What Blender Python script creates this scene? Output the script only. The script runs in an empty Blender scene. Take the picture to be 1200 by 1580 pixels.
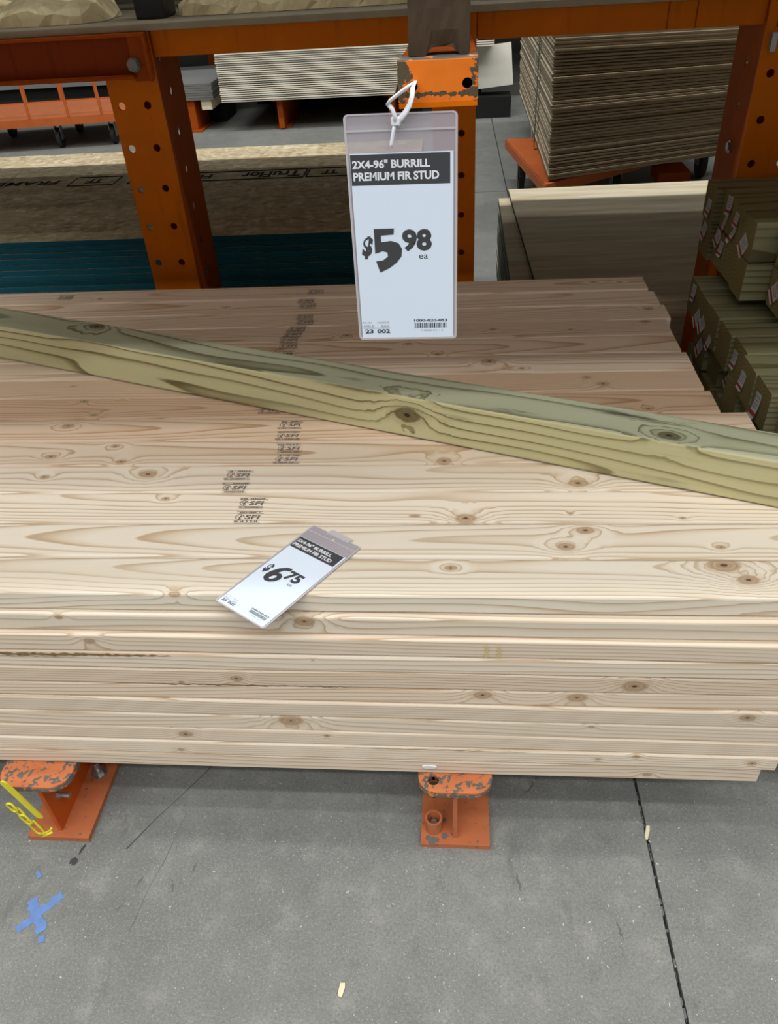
import bpy, bmesh, math, random
from mathutils import Vector, Matrix
from mathutils.geometry import tessellate_polygon
random.seed(7)
SC = bpy.context.scene
C = SC.collection

# ------------------------------------------------------------------ camera
cam = bpy.data.objects.new('camera', bpy.data.cameras.new('camera')); C.objects.link(cam)
cam.data.sensor_fit = 'HORIZONTAL'; cam.data.sensor_width = 36.0
cam.data.lens = 1210.4 / 1200 * 36.0
cam.data.clip_start = 0.01; cam.data.clip_end = 100
Rm = Matrix(((0.996118797831337, 0.0011846453638231086, 0.08801100625725211),
             (0.06914439852863963, 0.6081945922258492, -0.7907707570082152),
             (-0.05446460097315279, 0.7937870839227577, 0.6057521544643818)))
cam.matrix_world = Matrix.Translation((0, -0.855, 1.416)) @ Rm.to_4x4()
SC.camera = cam
# ------------------------------------------------------------------ world and lights
wd = bpy.data.worlds.new('store_air'); SC.world = wd; wd.use_nodes = True
bg = wd.node_tree.nodes['Background']; bg.inputs['Color'].default_value = (0.93, 0.97, 1.0, 1)
bg.inputs['Strength'].default_value = 0.16
def strip_light(name, y, power, z=8.0, x=0.0, ln=14.0, wy=0.3, col=(0.99, 1.0, 0.975)):
    l = bpy.data.lights.new(name, 'AREA'); l.shape = 'RECTANGLE'; l.size = ln; l.size_y = wy
    l.energy = power; l.color = col
    o = bpy.data.objects.new(name, l); C.objects.link(o); o.location = (x, y, z)
strip_light('ceiling_strip_light', 0.6, 230)  # row added above the rack to light the far sheet edges
strip_light('ceiling_strip_light', -1.3, 170)
strip_light('ceiling_strip_light', -3.0, 320)
strip_light('ceiling_strip_light', -5.0, 400)
strip_light('ceiling_strip_light', -9.0, 600, wy=.5)
strip_light('ceiling_strip_light', 3.3, 700)
strip_light('ceiling_strip_light', 5.2, 120)
SC.view_settings.view_transform = 'Standard'
SC.view_settings.look = 'None'
SC.view_settings.gamma = 1.0
SC.view_settings.use_curve_mapping = False
SC.view_settings.exposure = 0.0

# ------------------------------------------------------------------ node helper
class NT:
    def __init__(s, name):
        s.m = bpy.data.materials.new(name); s.m.use_nodes = True
        s.t = s.m.node_tree; s.n = s.t.nodes; s.L = s.t.links
        s.b = s.n['Principled BSDF']
        s.tc = s.n.new('ShaderNodeTexCoord'); s.P = s.tc.outputs['Object']
    def put(s, sock, v):
        if v is None: return
        if hasattr(v, 'is_output'): s.L.new(v, sock)
        elif isinstance(v, (tuple, list)) and len(v) == 3 and sock.type == 'RGBA': sock.default_value = (*v, 1)
        else: sock.default_value = v
    def math(s, op, a, b=None, c=None, clamp=False):
        n = s.n.new('ShaderNodeMath'); n.operation = op; n.use_clamp = clamp
        for i, v in enumerate((a, b, c)): s.put(n.inputs[i], v)
        return n.outputs[0]
    def vm(s, op, a, b=None, out=0):
        n = s.n.new('ShaderNodeVectorMath'); n.operation = op
        s.put(n.inputs[0], a)
        if b is not None:
            if op == 'SCALE': s.put(n.inputs[3], b)
            else: s.put(n.inputs[1], b)
        return n.outputs[out]
    def sep(s, v):
        n = s.n.new('ShaderNodeSeparateXYZ'); s.put(n.inputs[0], v); return n.outputs
    def comb(s, x, y, z):
        n = s.n.new('ShaderNodeCombineXYZ')
        for i, v in enumerate((x, y, z)): s.put(n.inputs[i], v)
        return n.outputs[0]
    def noise(s, vec, scale=5., detail=2., rough=.5, out=0):
        n = s.n.new('ShaderNodeTexNoise'); s.put(n.inputs['Vector'], vec)
        n.inputs['Scale'].default_value = scale; n.inputs['Detail'].default_value = detail
        n.inputs['Roughness'].default_value = rough
        return n.outputs[out]
    def voro(s, vec, scale=5., feat='F1', out=0, rnd=1.):
        n = s.n.new('ShaderNodeTexVoronoi'); n.feature = feat; s.put(n.inputs['Vector'], vec)
        n.inputs['Scale'].default_value = scale; n.inputs['Randomness'].default_value = rnd
        return n.outputs[out]
    def ramp(s, f, stops, interp='LINEAR'):
        n = s.n.new('ShaderNodeValToRGB'); n.color_ramp.interpolation = interp
        e = n.color_ramp.elements
        while len(e) > 1: e.remove(e[-1])
        for i, (p, c) in enumerate(stops):
            k = e[0] if i == 0 else e.new(p)
            k.position = p; k.color = (*c, 1) if len(c) == 3 else c
        s.put(n.inputs[0], f); return n.outputs[0]
    def mix(s, f, a, b, mode='MIX'):
        n = s.n.new('ShaderNodeMix'); n.data_type = 'RGBA'; n.blend_type = mode
        s.put(n.inputs[0], f); s.put(n.inputs[6], a); s.put(n.inputs[7], b)
        return n.outputs[2]
    def step(s, v, lo, hi):
        n = s.n.new('ShaderNodeMapRange'); n.interpolation_type = 'SMOOTHSTEP'
        s.put(n.inputs[0], v); s.put(n.inputs[1], lo); s.put(n.inputs[2], hi)
        return n.outputs[0]
    def bump(s, h, st=.2, d=.002):
        n = s.n.new('ShaderNodeBump'); n.inputs['Strength'].default_value = st
        n.inputs['Distance'].default_value = d; s.put(n.inputs['Height'], h)
        s.L.new(n.outputs[0], s.b.inputs['Normal'])
    def rnd(s):
        n = s.n.new('ShaderNodeObjectInfo'); w = s.n.new('ShaderNodeTexWhiteNoise'); w.noise_dimensions = '1D'
        s.L.new(n.outputs['Random'], w.inputs['W']); return n.outputs['Random'], s.sep(w.outputs['Color'])
    def attr(s, name, fac=False):
        n = s.n.new('ShaderNodeAttribute'); n.attribute_type = 'OBJECT'; n.attribute_name = name
        return n.outputs['Fac'] if fac else n.outputs['Vector']
    def done(s, col, rough=.6, metal=0., spec=None):
        s.put(s.b.inputs['Base Color'], col); s.put(s.b.inputs['Roughness'], rough)
        s.b.inputs['Metallic'].default_value = metal
        if spec is not None: s.b.inputs['Specular IOR Level'].default_value = spec
        return s.m

def wood(name, pale, mid, late, knot, spacing=.0075, wob=.03, tint=None, axis='x', nk=4, dark=None, rough=.62):
    """sawn timber: growth rings about an off-board pith, bent round real knots"""
    t = NT(name)
    x, y, z = t.sep(t.P)
    r0, rr = t.rnd()
    off = t.math('MULTIPLY', r0, 57.)
    lv = t.comb(t.math('MULTIPLY_ADD', x, 1.3, off), t.math('MULTIPLY', y, 7.), t.math('MULTIPLY', z, 7.))
    n1 = t.noise(lv, 1., 2., .45, 1); a, b, c = t.sep(n1)
    yc = t.math('MULTIPLY_ADD', rr[0], .11, -.055); zc = t.math('MULTIPLY_ADD', rr[1], -.075, -.012)
    tilt = t.math('MULTIPLY', t.math('SUBTRACT', rr[2], .5), .045)
    Y = t.math('ADD', t.math('SUBTRACT', y, yc), t.math('MULTIPLY', t.math('SUBTRACT', a, .5), wob))
    Z = t.math('ADD', t.math('ADD', t.math('SUBTRACT', z, zc), t.math('MULTIPLY', t.math('SUBTRACT', b, .5), wob)), t.math('MULTIPLY', x, tilt))
    R = t.math('POWER', t.math('ADD', t.math('MULTIPLY', Y, Y), t.math('MULTIPLY', Z, Z)), .5)
    kmask = None; kd = None
    for i in range(nk):
        v = t.vm('SUBTRACT', t.P, t.attr('knot%d' % i)); sz = t.attr('knot_size%d' % i, True)
        wob_n = t.noise(t.P, 60., 1., .5)
        d = t.vm('LENGTH', t.vm('MULTIPLY', v, (.62, 1., 1.)), out=1)
        d = t.math('MULTIPLY', d, t.math('MULTIPLY_ADD', wob_n, .4, .8))
        q = t.math('DIVIDE', d, t.math('ADD', sz, 1e-5))
        g = t.math('EXPONENT', t.math('MULTIPLY', t.math('MULTIPLY', q, q), -.22))
        R = t.math('MULTIPLY_ADD', g, t.math('MULTIPLY', sz, -1.5 if nk == 4 else -2.6), R)
        kd = q if kd is None else t.math('MINIMUM', kd, q)
    f = t.math('FRACT', t.math('DIVIDE', R, spacing))
    col = t.ramp(f, [(0., pale), (.5, pale), (.74, mid), (.9, late), (.96, late), (1., pale)])
    # ring contrast varies along the board
    m = t.noise(t.comb(t.math('MULTIPLY_ADD', x, 2.2, off), t.math('MULTIPLY', y, 25.), t.math('MULTIPLY', z, 25.)), 1., 2.)
    col = t.mix(t.math('MULTIPLY', t.step(m, .4, .8), .4), col, pale)
    fib = t.noise(t.comb(t.math('MULTIPLY_ADD', x, 6., off), t.math('MULTIPLY', y, 420.), t.math('MULTIPLY', z, 420.)), 1., 2., .6)
    col = t.mix(t.math('MULTIPLY', t.math('ABSOLUTE', t.math('SUBTRACT', fib, .5)), 1.1), col, mid)
    big = t.noise(t.comb(t.math('MULTIPLY_ADD', x, .9, off), t.math('MULTIPLY', y, 10.), t.math('MULTIPLY', z, 10.)), 1.3, 1.)
    if tint is not None:
        col = t.mix(t.math('MULTIPLY', t.attr('tint', True), .85), col, t.mix(1., col, tint, 'MULTIPLY'))
    col = t.mix(t.math('MULTIPLY', t.step(big, .5, .8), .35), col, mid)
    if nk:
        halo = t.step(kd, 2.1, .9)
        col = t.mix(t.math('MULTIPLY', halo, .3), col, late)
        core = t.step(kd, 1.08, .9)
        kr = t.math('FRACT', t.math('MULTIPLY', kd, 3.1))
        col = t.mix(t.math('MULTIPLY', core, .85), col, t.mix(kr, knot, late))
        col = t.mix(t.step(kd, .32, .18), col, tuple(v * .35 for v in knot))
    pv = t.voro(t.comb(t.math('MULTIPLY_ADD', x, 3.1, off), t.math('MULTIPLY', y, 7.), t.math('MULTIPLY', z, 7.)), 1.)
    col = t.mix(t.math('MULTIPLY', t.step(pv, .045, .02), .8), col, knot)
    if dark is not None:
        dk = t.noise(t.comb(t.math('MULTIPLY', x, 2.6), t.math('MULTIPLY', y, 22.), t.math('MULTIPLY', z, 22.)), 1., 5., .62)
        col = t.mix(t.math('MULTIPLY', t.step(dk, dark[1], dark[1] + .14), dark[2]), col, dark[0])
    col = t.mix(1., col, t.mix(rr[1], (.86, .85, .84), (1., 1., 1.)), 'MULTIPLY')
    t.bump(t.math('ADD', f, t.math('MULTIPLY', fib, 1.5)), .12, .0015)
    return t.done(col, rough, spec=.25)

def flat(name, col, rough=.5, metal=0., var=.12, sc=30., spec=None):
    t = NT(name); n = t.noise(t.P, sc, 3., .6)
    c = t.mix(n, tuple(v * (1 - var) for v in col), tuple(min(1, v * (1 + var)) for v in col))
    return t.done(c, rough, metal, spec)

def paint(name, col, wear=.0, under=(.05, .05, .048), rough=.42, sc=38., var=.15):
    t = NT(name)
    n = t.noise(t.P, 9., 3., .6)
    c = t.mix(n, tuple(v * (1 - var) for v in col), tuple(min(1, v * (1 + var)) for v in col))
    st = t.noise(t.vm('MULTIPLY', t.P, (40., 40., 4.)), 1., 3.)
    c = t.mix(t.math('MULTIPLY', t.step(st, .58, .75), .3), c, tuple(v * .45 for v in col))
    if wear:
        w = t.noise(t.P, sc, 5., .68)
        k = t.step(w, 1 - wear, 1 - wear + .03)
        un = t.mix(t.noise(t.P, 150., 2.), under, tuple(min(1, v * 3) for v in under))
        c = t.mix(k, c, un)
        t.bump(t.math('SUBTRACT', 1., k), .4, .0008)
        r = t.math('MULTIPLY_ADD', k, .25, rough)
        return t.done(c, r, spec=.3)
    return t.done(c, rough, spec=.08)

M = {}
M['fir'] = wood('fir_wood', (.82, .745, .635), (.73, .62, .485), (.53, .39, .255), (.35, .21, .115), spacing=.0058, tint=(.86, .63, .48))
M['fir_edge'] = M['fir']
M['treated'] = wood('treated_pine', (.60, .555, .325), (.52, .47, .25), (.16, .12, .045), (.10, .07, .025), spacing=.021, wob=.10, nk=3,
                    dark=((.24, .22, .12), .60, .5))
M['treated_top'] = wood('treated_pine_weathered', (.46, .475, .335), (.36, .365, .24), (.14, .13, .07), (.07, .05, .022), spacing=.012, wob=.045, nk=3,
                        dark=((.045, .042, .035), .56, .85))
M['post_side'] = wood('green_post_side', (.27, .255, .145), (.20, .185, .095), (.10, .085, .035), (.1, .07, .03), spacing=.011, wob=.03, nk=0, dark=((.12, .11, .07), .6, .6))

def endgrain(name, pale, late):
    t = NT(name); x, y, z = t.sep(t.P); r0, rr = t.rnd()
    Y = t.math('SUBTRACT', y, t.math('MULTIPLY_ADD', rr[0], .08, -.04)); Z = t.math('ADD', z, t.math('MULTIPLY_ADD', rr[1], .08, -.02))
    R = t.math('ADD', t.math('POWER', t.math('ADD', t.math('MULTIPLY', Y, Y), t.math('MULTIPLY', Z, Z)), .5), t.math('MULTIPLY', t.noise(t.P, 25., 2.), .012))
    f = t.math('FRACT', t.math('DIVIDE', R, .009))
    c = t.ramp(f, [(0, pale), (.6, pale), (.9, late), (1, pale)])
    c = t.mix(t.math('MULTIPLY', t.noise(t.P, 18., 3.), .6), c, tuple(v * .6 for v in pale))
    return t.done(c, .8, spec=.15)
M['post_end'] = endgrain('green_post_end', (.30, .255, .115), (.19, .155, .06))
M['fir_end'] = endgrain('fir_end', (.62, .48, .33), (.45, .30, .17))

def ply_edge(name, a, b, c, pitch=.0029):
    t = NT(name); x, y, z = t.sep(t.P); r0, rr = t.rnd()
    f = t.math('FRACT', t.math('ADD', t.math('DIVIDE', z, pitch), .5))
    st = t.noise(t.comb(t.math('MULTIPLY_ADD', x, 5., t.math('MULTIPLY', r0, 40.)), t.math('MULTIPLY', y, 5.), t.math('MULTIPLY', z, 260.)), 1., 3.)
    col = t.mix(t.step(f, .35, .65), a, b)
    col = t.mix(t.step(st, .5, .72), col, c)
    col = t.mix(t.math('MULTIPLY', rr[0], .45), col, c)
    return t.done(col, .75, spec=.2)
M['ply_edge'] = ply_edge('plywood_edge', (.62, .51, .35), (.42, .32, .20), (.30, .215, .125))
M['rough_edge'] = ply_edge('rough_plywood_edge', (.60, .47, .31), (.36, .26, .155), (.20, .13, .07))
M['ply_end'] = flat('sawn_ply_end', (.155, .14, .11), .8, var=.25)
M['pale_edge'] = ply_edge('pale_plywood_edge', (.95, .92, .83), (.90, .85, .73), (.74, .66, .50), .006)
def ply_face(name, a, b, c):
    t = NT(name); x, y, z = t.sep(t.P)
    g = t.noise(t.comb(t.math('MULTIPLY', x, 2.2), t.math('MULTIPLY', y, 26.), z), 1., 4., .6)
    g2 = t.noise(t.comb(t.math('MULTIPLY', x, 1.2), t.math('MULTIPLY', y, 9.), z), 1., 2.)
    col = t.mix(t.step(g, .35, .7), a, b); col = t.mix(t.math('MULTIPLY', t.step(g2, .5, .75), .6), col, c)
    return t.done(col, .6, spec=.25)
M['ply_face'] = ply_face('plywood_face', (.70, .62, .46), (.56, .46, .31), (.42, .31, .18))
M['white_face'] = ply_face('white_board_face', (.80, .77, .70), (.74, .70, .62), (.70, .66, .58))
M['grey_board'] = flat('grey_board', (.20, .20, .20), .45)
M['grey_edge'] = ply_edge('grey_board_edge', (.26, .25, .23), (.16, .155, .14), (.10, .10, .09), .006)
def osb(name):
    t = NT(name); x, y, z = t.sep(t.P)
    w = t.noise(t.P, 9., 2., .5, 1)
    p = t.vm('ADD', t.P, t.vm('SCALE', w, .10))
    v1 = t.voro(t.vm('MULTIPLY', p, (16., 60., 60.)), 1., out=1); v2 = t.voro(t.vm('MULTIPLY', p, (42., 26., 30.)), 1., out=1)
    a = t.sep(v1)[0]; b = t.sep(v2)[1]
    f = t.math('ADD', t.math('MULTIPLY', a, .55), t.math('MULTIPLY', b, .45))
    col = t.ramp(f, [(0, (.36, .265, .15)), (.35, (.52, .41, .25)), (.7, (.64, .54, .36)), (1, (.82, .74, .55))])
    fb = t.noise(t.vm('MULTIPLY', p, (20., 220., 60.)), 1., 2.)
    col = t.mix(t.math('MULTIPLY', t.step(fb, .52, .7), .35), col, (.30, .19, .09))
    return t.done(col, .7, spec=.2)
M['osb'] = osb('strand_board')
def teal():
    t = NT('teal_edge_sealer'); r0, rr = t.rnd(); x, y, z = t.sep(t.P)
    n = t.noise(t.comb(t.math('MULTIPLY', x, 7.), y, t.math('MULTIPLY_ADD', z, 240., t.math('MULTIPLY', r0, 30.))), 1., 3.)
    c = t.mix(n, (.010, .115, .165), (.024, .20, .265))
    return t.done(t.mix(rr[0], c, t.mix(1., c, (.6, .6, .62), 'MULTIPLY')), .6, spec=.2)
M['teal'] = teal()
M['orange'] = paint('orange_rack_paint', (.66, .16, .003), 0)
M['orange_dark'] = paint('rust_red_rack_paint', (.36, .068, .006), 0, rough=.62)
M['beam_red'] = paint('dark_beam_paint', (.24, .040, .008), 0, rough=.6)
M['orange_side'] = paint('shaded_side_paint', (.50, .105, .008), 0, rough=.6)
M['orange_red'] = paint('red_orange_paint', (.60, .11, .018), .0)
M['orange_worn'] = paint('worn_orange_paint', (.55, .17, .062), .47, sc=75.)
M['orange_chip'] = paint('chipped_orange_paint', (.49, .15, .06), .38, sc=80.)
def scraped():
    t = NT('scraped_orange_paint'); x, y, z = t.sep(t.P)
    n = t.noise(t.P, 150., 5., .65); n2 = t.noise(t.P, 420., 3., .6)
    ex = t.step(t.math('ABSOLUTE', x), .020, .036)
    band = t.math('EXPONENT', t.math('MULTIPLY', t.math('POWER', t.math('DIVIDE', t.math('SUBTRACT', z, .0065), .0028), 2.), -1.))
    tl = t.math('EXPONENT', t.math('MULTIPLY', t.math('ADD', t.math('POWER', t.math('DIVIDE', t.math('ADD', x, .0285), .008), 2.), t.math('POWER', t.math('DIVIDE', t.math('SUBTRACT', z, .0235), .006), 2.)), -1.))
    k = t.math('ADD', t.math('ADD', t.math('MULTIPLY', ex, .26), t.math('MULTIPLY', band, .30)), t.math('MULTIPLY', tl, .34))
    m = t.step(t.math('ADD', n, k), .70, .74)
    c = t.mix(t.noise(t.P, 60., 3.), (.72, .15, .008), (.88, .22, .02))
    c = t.mix(m, c, t.mix(n2, (.035, .03, .022), (.14, .10, .05)))
    t.bump(t.math('SUBTRACT', 1., m), .5, .0006)
    return t.done(c, t.math('MULTIPLY_ADD', m, .3, .4), spec=.3)
M['orange_cap'] = scraped()
M['rubbed'] = paint('rubbed_edge_steel', (.13, .125, .115), .45, (.5, .13, .03), sc=60.)
M['cart'] = paint('cart_paint', (.50, .125, .035), 0)
M['steel'] = flat('zinc_steel', (.42, .42, .42), .35, .85, sc=80.)
M['dull_steel'] = flat('dull_steel', (.22, .215, .21), .5, .6, sc=80.)
M['rubber'] = flat('black_rubber', (.015, .015, .016), .6)
M['black'] = flat('shade_black', (.006, .006, .006), .9)  # near-black for blocks that fill deep shade in the far bays
M['ink'] = flat('black_ink', (.035, .035, .04), .6, spec=.2)
M['stamp'] = flat('stamp_ink', (.17, .145, .13), .8, var=.6, sc=220., spec=.1)
M['osb_ink'] = flat('board_ink', (.045, .035, .025), .8, spec=.1)
M['paper'] = flat('white_card', (.76, .85, .985), .5, var=.015, sc=6.)
M['white_ink'] = flat('white_lettering', (.82, .84, .90), .5, var=.01)
M['grey_ink'] = flat('grey_ink', (.33, .33, .36), .6)
M['zip'] = flat('white_nylon', (.84, .85, .90), .35, var=.02)
M['yellow'] = flat('yellow_plastic', (.72, .62, .03), .4)
M['drip'] = flat('dried_yellow_drip', (.60, .47, .17), .6)
M['blue'] = flat('blue_floor_paint', (.13, .235, .52), .7, var=.25, sc=60.)
M['green'] = flat('green_end_paint', (.045, .085, .06), .7, var=.3)
M['green_strap'] = flat('green_strap', (.02, .075, .045), .5)
M['tagwhite'] = flat('staple_tag_paper', (.62, .62, .62), .6, var=.05)
M['tagred'] = flat('tag_red_print', (.36, .035, .03), .6)
M['wrap'] = flat('creamy_wrap', (.82, .66, .40), .4, var=.35, sc=22.)
M['old_wood'] = flat('old_dunnage', (.050, .029, .013), .85, var=.55, sc=28.)
M['deck'] = flat('deck_board', (.30, .26, .19), .75, var=.25, sc=14.)
M['dust'] = flat('wood_dust', (.66, .65, .60), .8)
M['chip'] = flat('pale_wood_chip', (.80, .70, .50), .7)
M['white_blob'] = flat('white_paint_blob', (.72, .74, .74), .4)
M['stain'] = flat('dark_floor_stain', (.045, .045, .05), .6)
M['scuff'] = flat('floor_scuff', (.12, .12, .116), .6, var=.4)
M['crack'] = flat('floor_crack', (.06, .06, .058), .8)
M['bark'] = flat('bark_edge', (.21, .135, .065), .9, var=.6, sc=120.)
M['wall'] = flat('dark_backdrop_paint', (.10, .10, .10), .9)

def plastic(name, col, op):
    t = NT(name); tr = t.n.new('ShaderNodeBsdfTransparent'); mx = t.n.new('ShaderNodeMixShader')
    t.done(col, .22); tr.inputs[0].default_value = (1, 1, 1, 1)
    mx.inputs[0].default_value = op
    t.L.new(tr.outputs[0], mx.inputs[1]); t.L.new(t.b.outputs[0], mx.inputs[2])
    t.L.new(mx.outputs[0], t.n['Material Output'].inputs[0]); return t.m
M['sleeve'] = plastic('clear_sleeve', (.52, .47, .52), .55)
M['film'] = plastic('clear_film', (.85, .88, .95), .035)
M['rim'] = plastic('sleeve_rim', (.66, .62, .66), .75)

def concrete():
    t = NT('polished_concrete'); n = t.n.new('ShaderNodeNewGeometry'); P = n.outputs['Position']
    a = t.noise(P, 2.2, 5., .62); b = t.noise(P, 17., 5., .65); g = t.noise(P, 420., 2., .6)
    col = t.ramp(a, [(.3, (.160, .164, .156)), (.7, (.228, .231, .218))])
    col = t.mix(t.math('MULTIPLY', t.step(b, .5, .72), .55), col, (.30, .298, .278))
    col = t.mix(t.math('MULTIPLY', t.step(b, .46, .3), .5), col, (.145, .147, .139))
    col = t.mix(t.math('MULTIPLY', t.step(g, .55, .72), .75), col, (.40, .395, .375))
    g2 = t.noise(P, 190., 4., .7)
    col = t.mix(t.math('MULTIPLY', t.step(g2, .50, .34), .4), col, (.095, .097, .092))
    col = t.mix(t.math('MULTIPLY', t.step(g2, .54, .70), .4), col, (.36, .355, .335))
    sc = t.noise(t.vm('MULTIPLY', P, (9., 2.2, 1.)), 1.6, 5., .7)
    col = t.mix(t.math('MULTIPLY', t.step(sc, .60, .72), .5), col, (.11, .111, .107))
    v = t.voro(P, 130.); vc = t.sep(t.voro(P, 130., out=1))[0]
    sp = t.math('MULTIPLY', t.step(v, .16, .08), t.step(vc, .80, .84))
    col = t.mix(t.math('MULTIPLY', sp, .75), col, (.58, .575, .54))
    t.bump(t.math('ADD', b, t.math('MULTIPLY', g, .3)), .12, .002)
    return t.done(col, t.math('MULTIPLY_ADD', b, .3, .38), spec=.35)
M['concrete'] = concrete()

# ------------------------------------------------------------------ mesh helpers
def link(name, me, parent=None, mats=None):
    o = bpy.data.objects.new(name, me); C.objects.link(o)
    if mats is not None and len(me.materials) == 0:
        for m in (mats if isinstance(mats, (list, tuple)) else [mats]): me.materials.append(M[m] if isinstance(m, str) else m)
    if parent is not None: o.parent = parent
    return o
def bm_obj(name, bm, mats, parent=None, loc=None, rot=None, smooth=False):
    me = bpy.data.meshes.new(name)
    bmesh.ops.recalc_face_normals(bm, faces=bm.faces[:])
    if smooth:
        for f in bm.faces: f.smooth = True
    bm.to_mesh(me); bm.free()
    o = link(name, me, parent, mats)
    if loc is not None: o.location = loc
    if rot is not None: o.rotation_euler = rot
    return o
def thing(name, label, cat, loc=(0, 0, 0), rot=(0, 0, 0), group=None):
    o = bpy.data.objects.new(name, None); C.objects.link(o); o.location = loc; o.rotation_euler = rot
    o.empty_display_size = .05
    return tag(o, label, cat, group)
def tag(o, label, cat, group=None):
    o['label'] = label; o['category'] = cat
    if group: o['group'] = group
    return o
def box(bm, x0, x1, y0, y1, z0, z1, mi=0):
    vs = [bm.verts.new(p) for p in ((x0, y0, z0), (x1, y0, z0), (x1, y1, z0), (x0, y1, z0), (x0, y0, z1), (x1, y0, z1), (x1, y1, z1), (x0, y1, z1))]
    fs = []
    for q in ((3, 2, 1, 0), (4, 5, 6, 7), (0, 1, 5, 4), (2, 3, 7, 6), (3, 0, 4, 7), (1, 2, 6, 5)):
        f = bm.faces.new([vs[i] for i in q]); f.material_index = mi; fs.append(f)
    return fs   # bottom, top, front(-y), back, left(-x), right
def bbox(bm, x0, x1, y0, y1, z0, z1, r=.002, mi=0):
    b2 = bmesh.new(); box(b2, x0, x1, y0, y1, z0, z1)
    bmesh.ops.bevel(b2, geom=b2.edges[:], offset=r, segments=2, affect='EDGES', profile=.6)
    for f in b2.faces: f.material_index = mi
    me = bpy.data.meshes.new('t'); b2.to_mesh(me); b2.free(); bm.from_mesh(me); bpy.data.meshes.remove(me)
def cyl(bm, p0, p1, r0, r1=None, n=16, cap=True, mi=0):
    p0, p1 = Vector(p0), Vector(p1); d = (p1 - p0).normalized()
    u = d.orthogonal().normalized(); v = d.cross(u); r1 = r0 if r1 is None else r1
    A = [bm.verts.new(p0 + (u * math.cos(a) + v * math.sin(a)) * r0) for a in [2 * math.pi * i / n for i in range(n)]]
    B = [bm.verts.new(p1 + (u * math.cos(a) + v * math.sin(a)) * r1) for a in [2 * math.pi * i / n for i in range(n)]]
    for i in range(n):
        f = bm.faces.new((A[i], A[(i + 1) % n], B[(i + 1) % n], B[i])); f.material_index = mi
    if cap:
        bm.faces.new(A[::-1]).material_index = mi; bm.faces.new(B).material_index = mi
def tube(bm, pts, r, n=8, closed=False, flatz=None):
    pts = [Vector(p) for p in pts]; N = len(pts); rings = []; u = None
    for i, p in enumerate(pts):
        a = pts[(i - 1) % N] if (closed or i > 0) else p; b = pts[(i + 1) % N] if (closed or i < N - 1) else p
        d = (b - a).normalized()
        u = d.orthogonal().normalized() if u is None else (u - d * u.dot(d)).normalized()
        v = d.cross(u); ru, rv = (r, r) if flatz is None else (r, flatz)
        rings.append([bm.verts.new(p + u * math.cos(t) * ru + v * math.sin(t) * rv) for t in [2 * math.pi * k / n for k in range(n)]])
    for i in range(N if closed else N - 1):
        A, B = rings[i], rings[(i + 1) % N]
        for k in range(n): bm.faces.new((A[k], A[(k + 1) % n], B[(k + 1) % n], B[k]))
    if not closed: bm.faces.new(rings[0][::-1]); bm.faces.new(rings[-1])
def plate(bm, outer, holes, t, fn, mi=0):
    """2-D outline with holes, thickness t, mapped to 3-D by fn(u, v, w)"""
    loops = [outer] + holes; flatp = [p for l in loops for p in l]
    tri = tessellate_polygon([[Vector((p[0], p[1], 0)) for p in l] for l in loops])
    A = [bm.verts.new(fn(p[0], p[1], 0)) for p in flatp]; B = [bm.verts.new(fn(p[0], p[1], t)) for p in flatp]
    for a, b, c in tri:
        for q in ((A[a], A[b], A[c]), (B[c], B[b], B[a])):
            try: bm.faces.new(q).material_index = mi
            except ValueError: pass
    k = 0
    for l in loops:
        n = len(l)
        for i in range(n):
            j = (i + 1) % n
            try: bm.faces.new((A[k + i], A[k + j], B[k + j], B[k + i])).material_index = mi
            except ValueError: pass
        k += n
def circ(x, y, r, n=14): return [(x + r * math.cos(2 * math.pi * i / n), y + r * math.sin(2 * math.pi * i / n)) for i in range(n)]
def rrect(x0, x1, y0, y1, r, n=4, corners=(1, 1, 1, 1)):
    out = []
    for (cx, cy, a0, k) in ((x1 - r, y1 - r, 0, 0), (x0 + r, y1 - r, 90, 1), (x0 + r, y0 + r, 180, 2), (x1 - r, y0 + r, 270, 3)):
        if corners[k]:
            for i in range(n + 1):
                a = math.radians(a0 + 90 * i / n); out.append((cx + r * math.cos(a), cy + r * math.sin(a)))
        else: out.append(((x1, y1), (x0, y1), (x0, y0), (x1, y0))[k])
    return out
def bar(L, w, h, r=.003, segs=10, warp=None, jag=0.):
    """a sawn stick along x, centred, with eased arrises; end faces get slot 1"""
    sec = [(p[0], p[1]) for p in rrect(-w / 2, w / 2, -h / 2, h / 2, r, 2)]
    bm = bmesh.new(); rings = []
    for i in range(segs + 1):
        x = -L / 2 + L * i / segs; dy, dz = warp(x) if warp else (0, 0)
        rings.append([bm.verts.new((x, y + dy, z + dz)) for y, z in sec])
    n = len(sec)
    for i in range(segs):
        for k in range(n): bm.faces.new((rings[i][k], rings[i + 1][k], rings[i + 1][(k + 1) % n], rings[i][(k + 1) % n]))
    for rg in (rings[0], rings[-1][::-1]): bm.faces.new(rg).material_index = 1
    return bm
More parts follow.
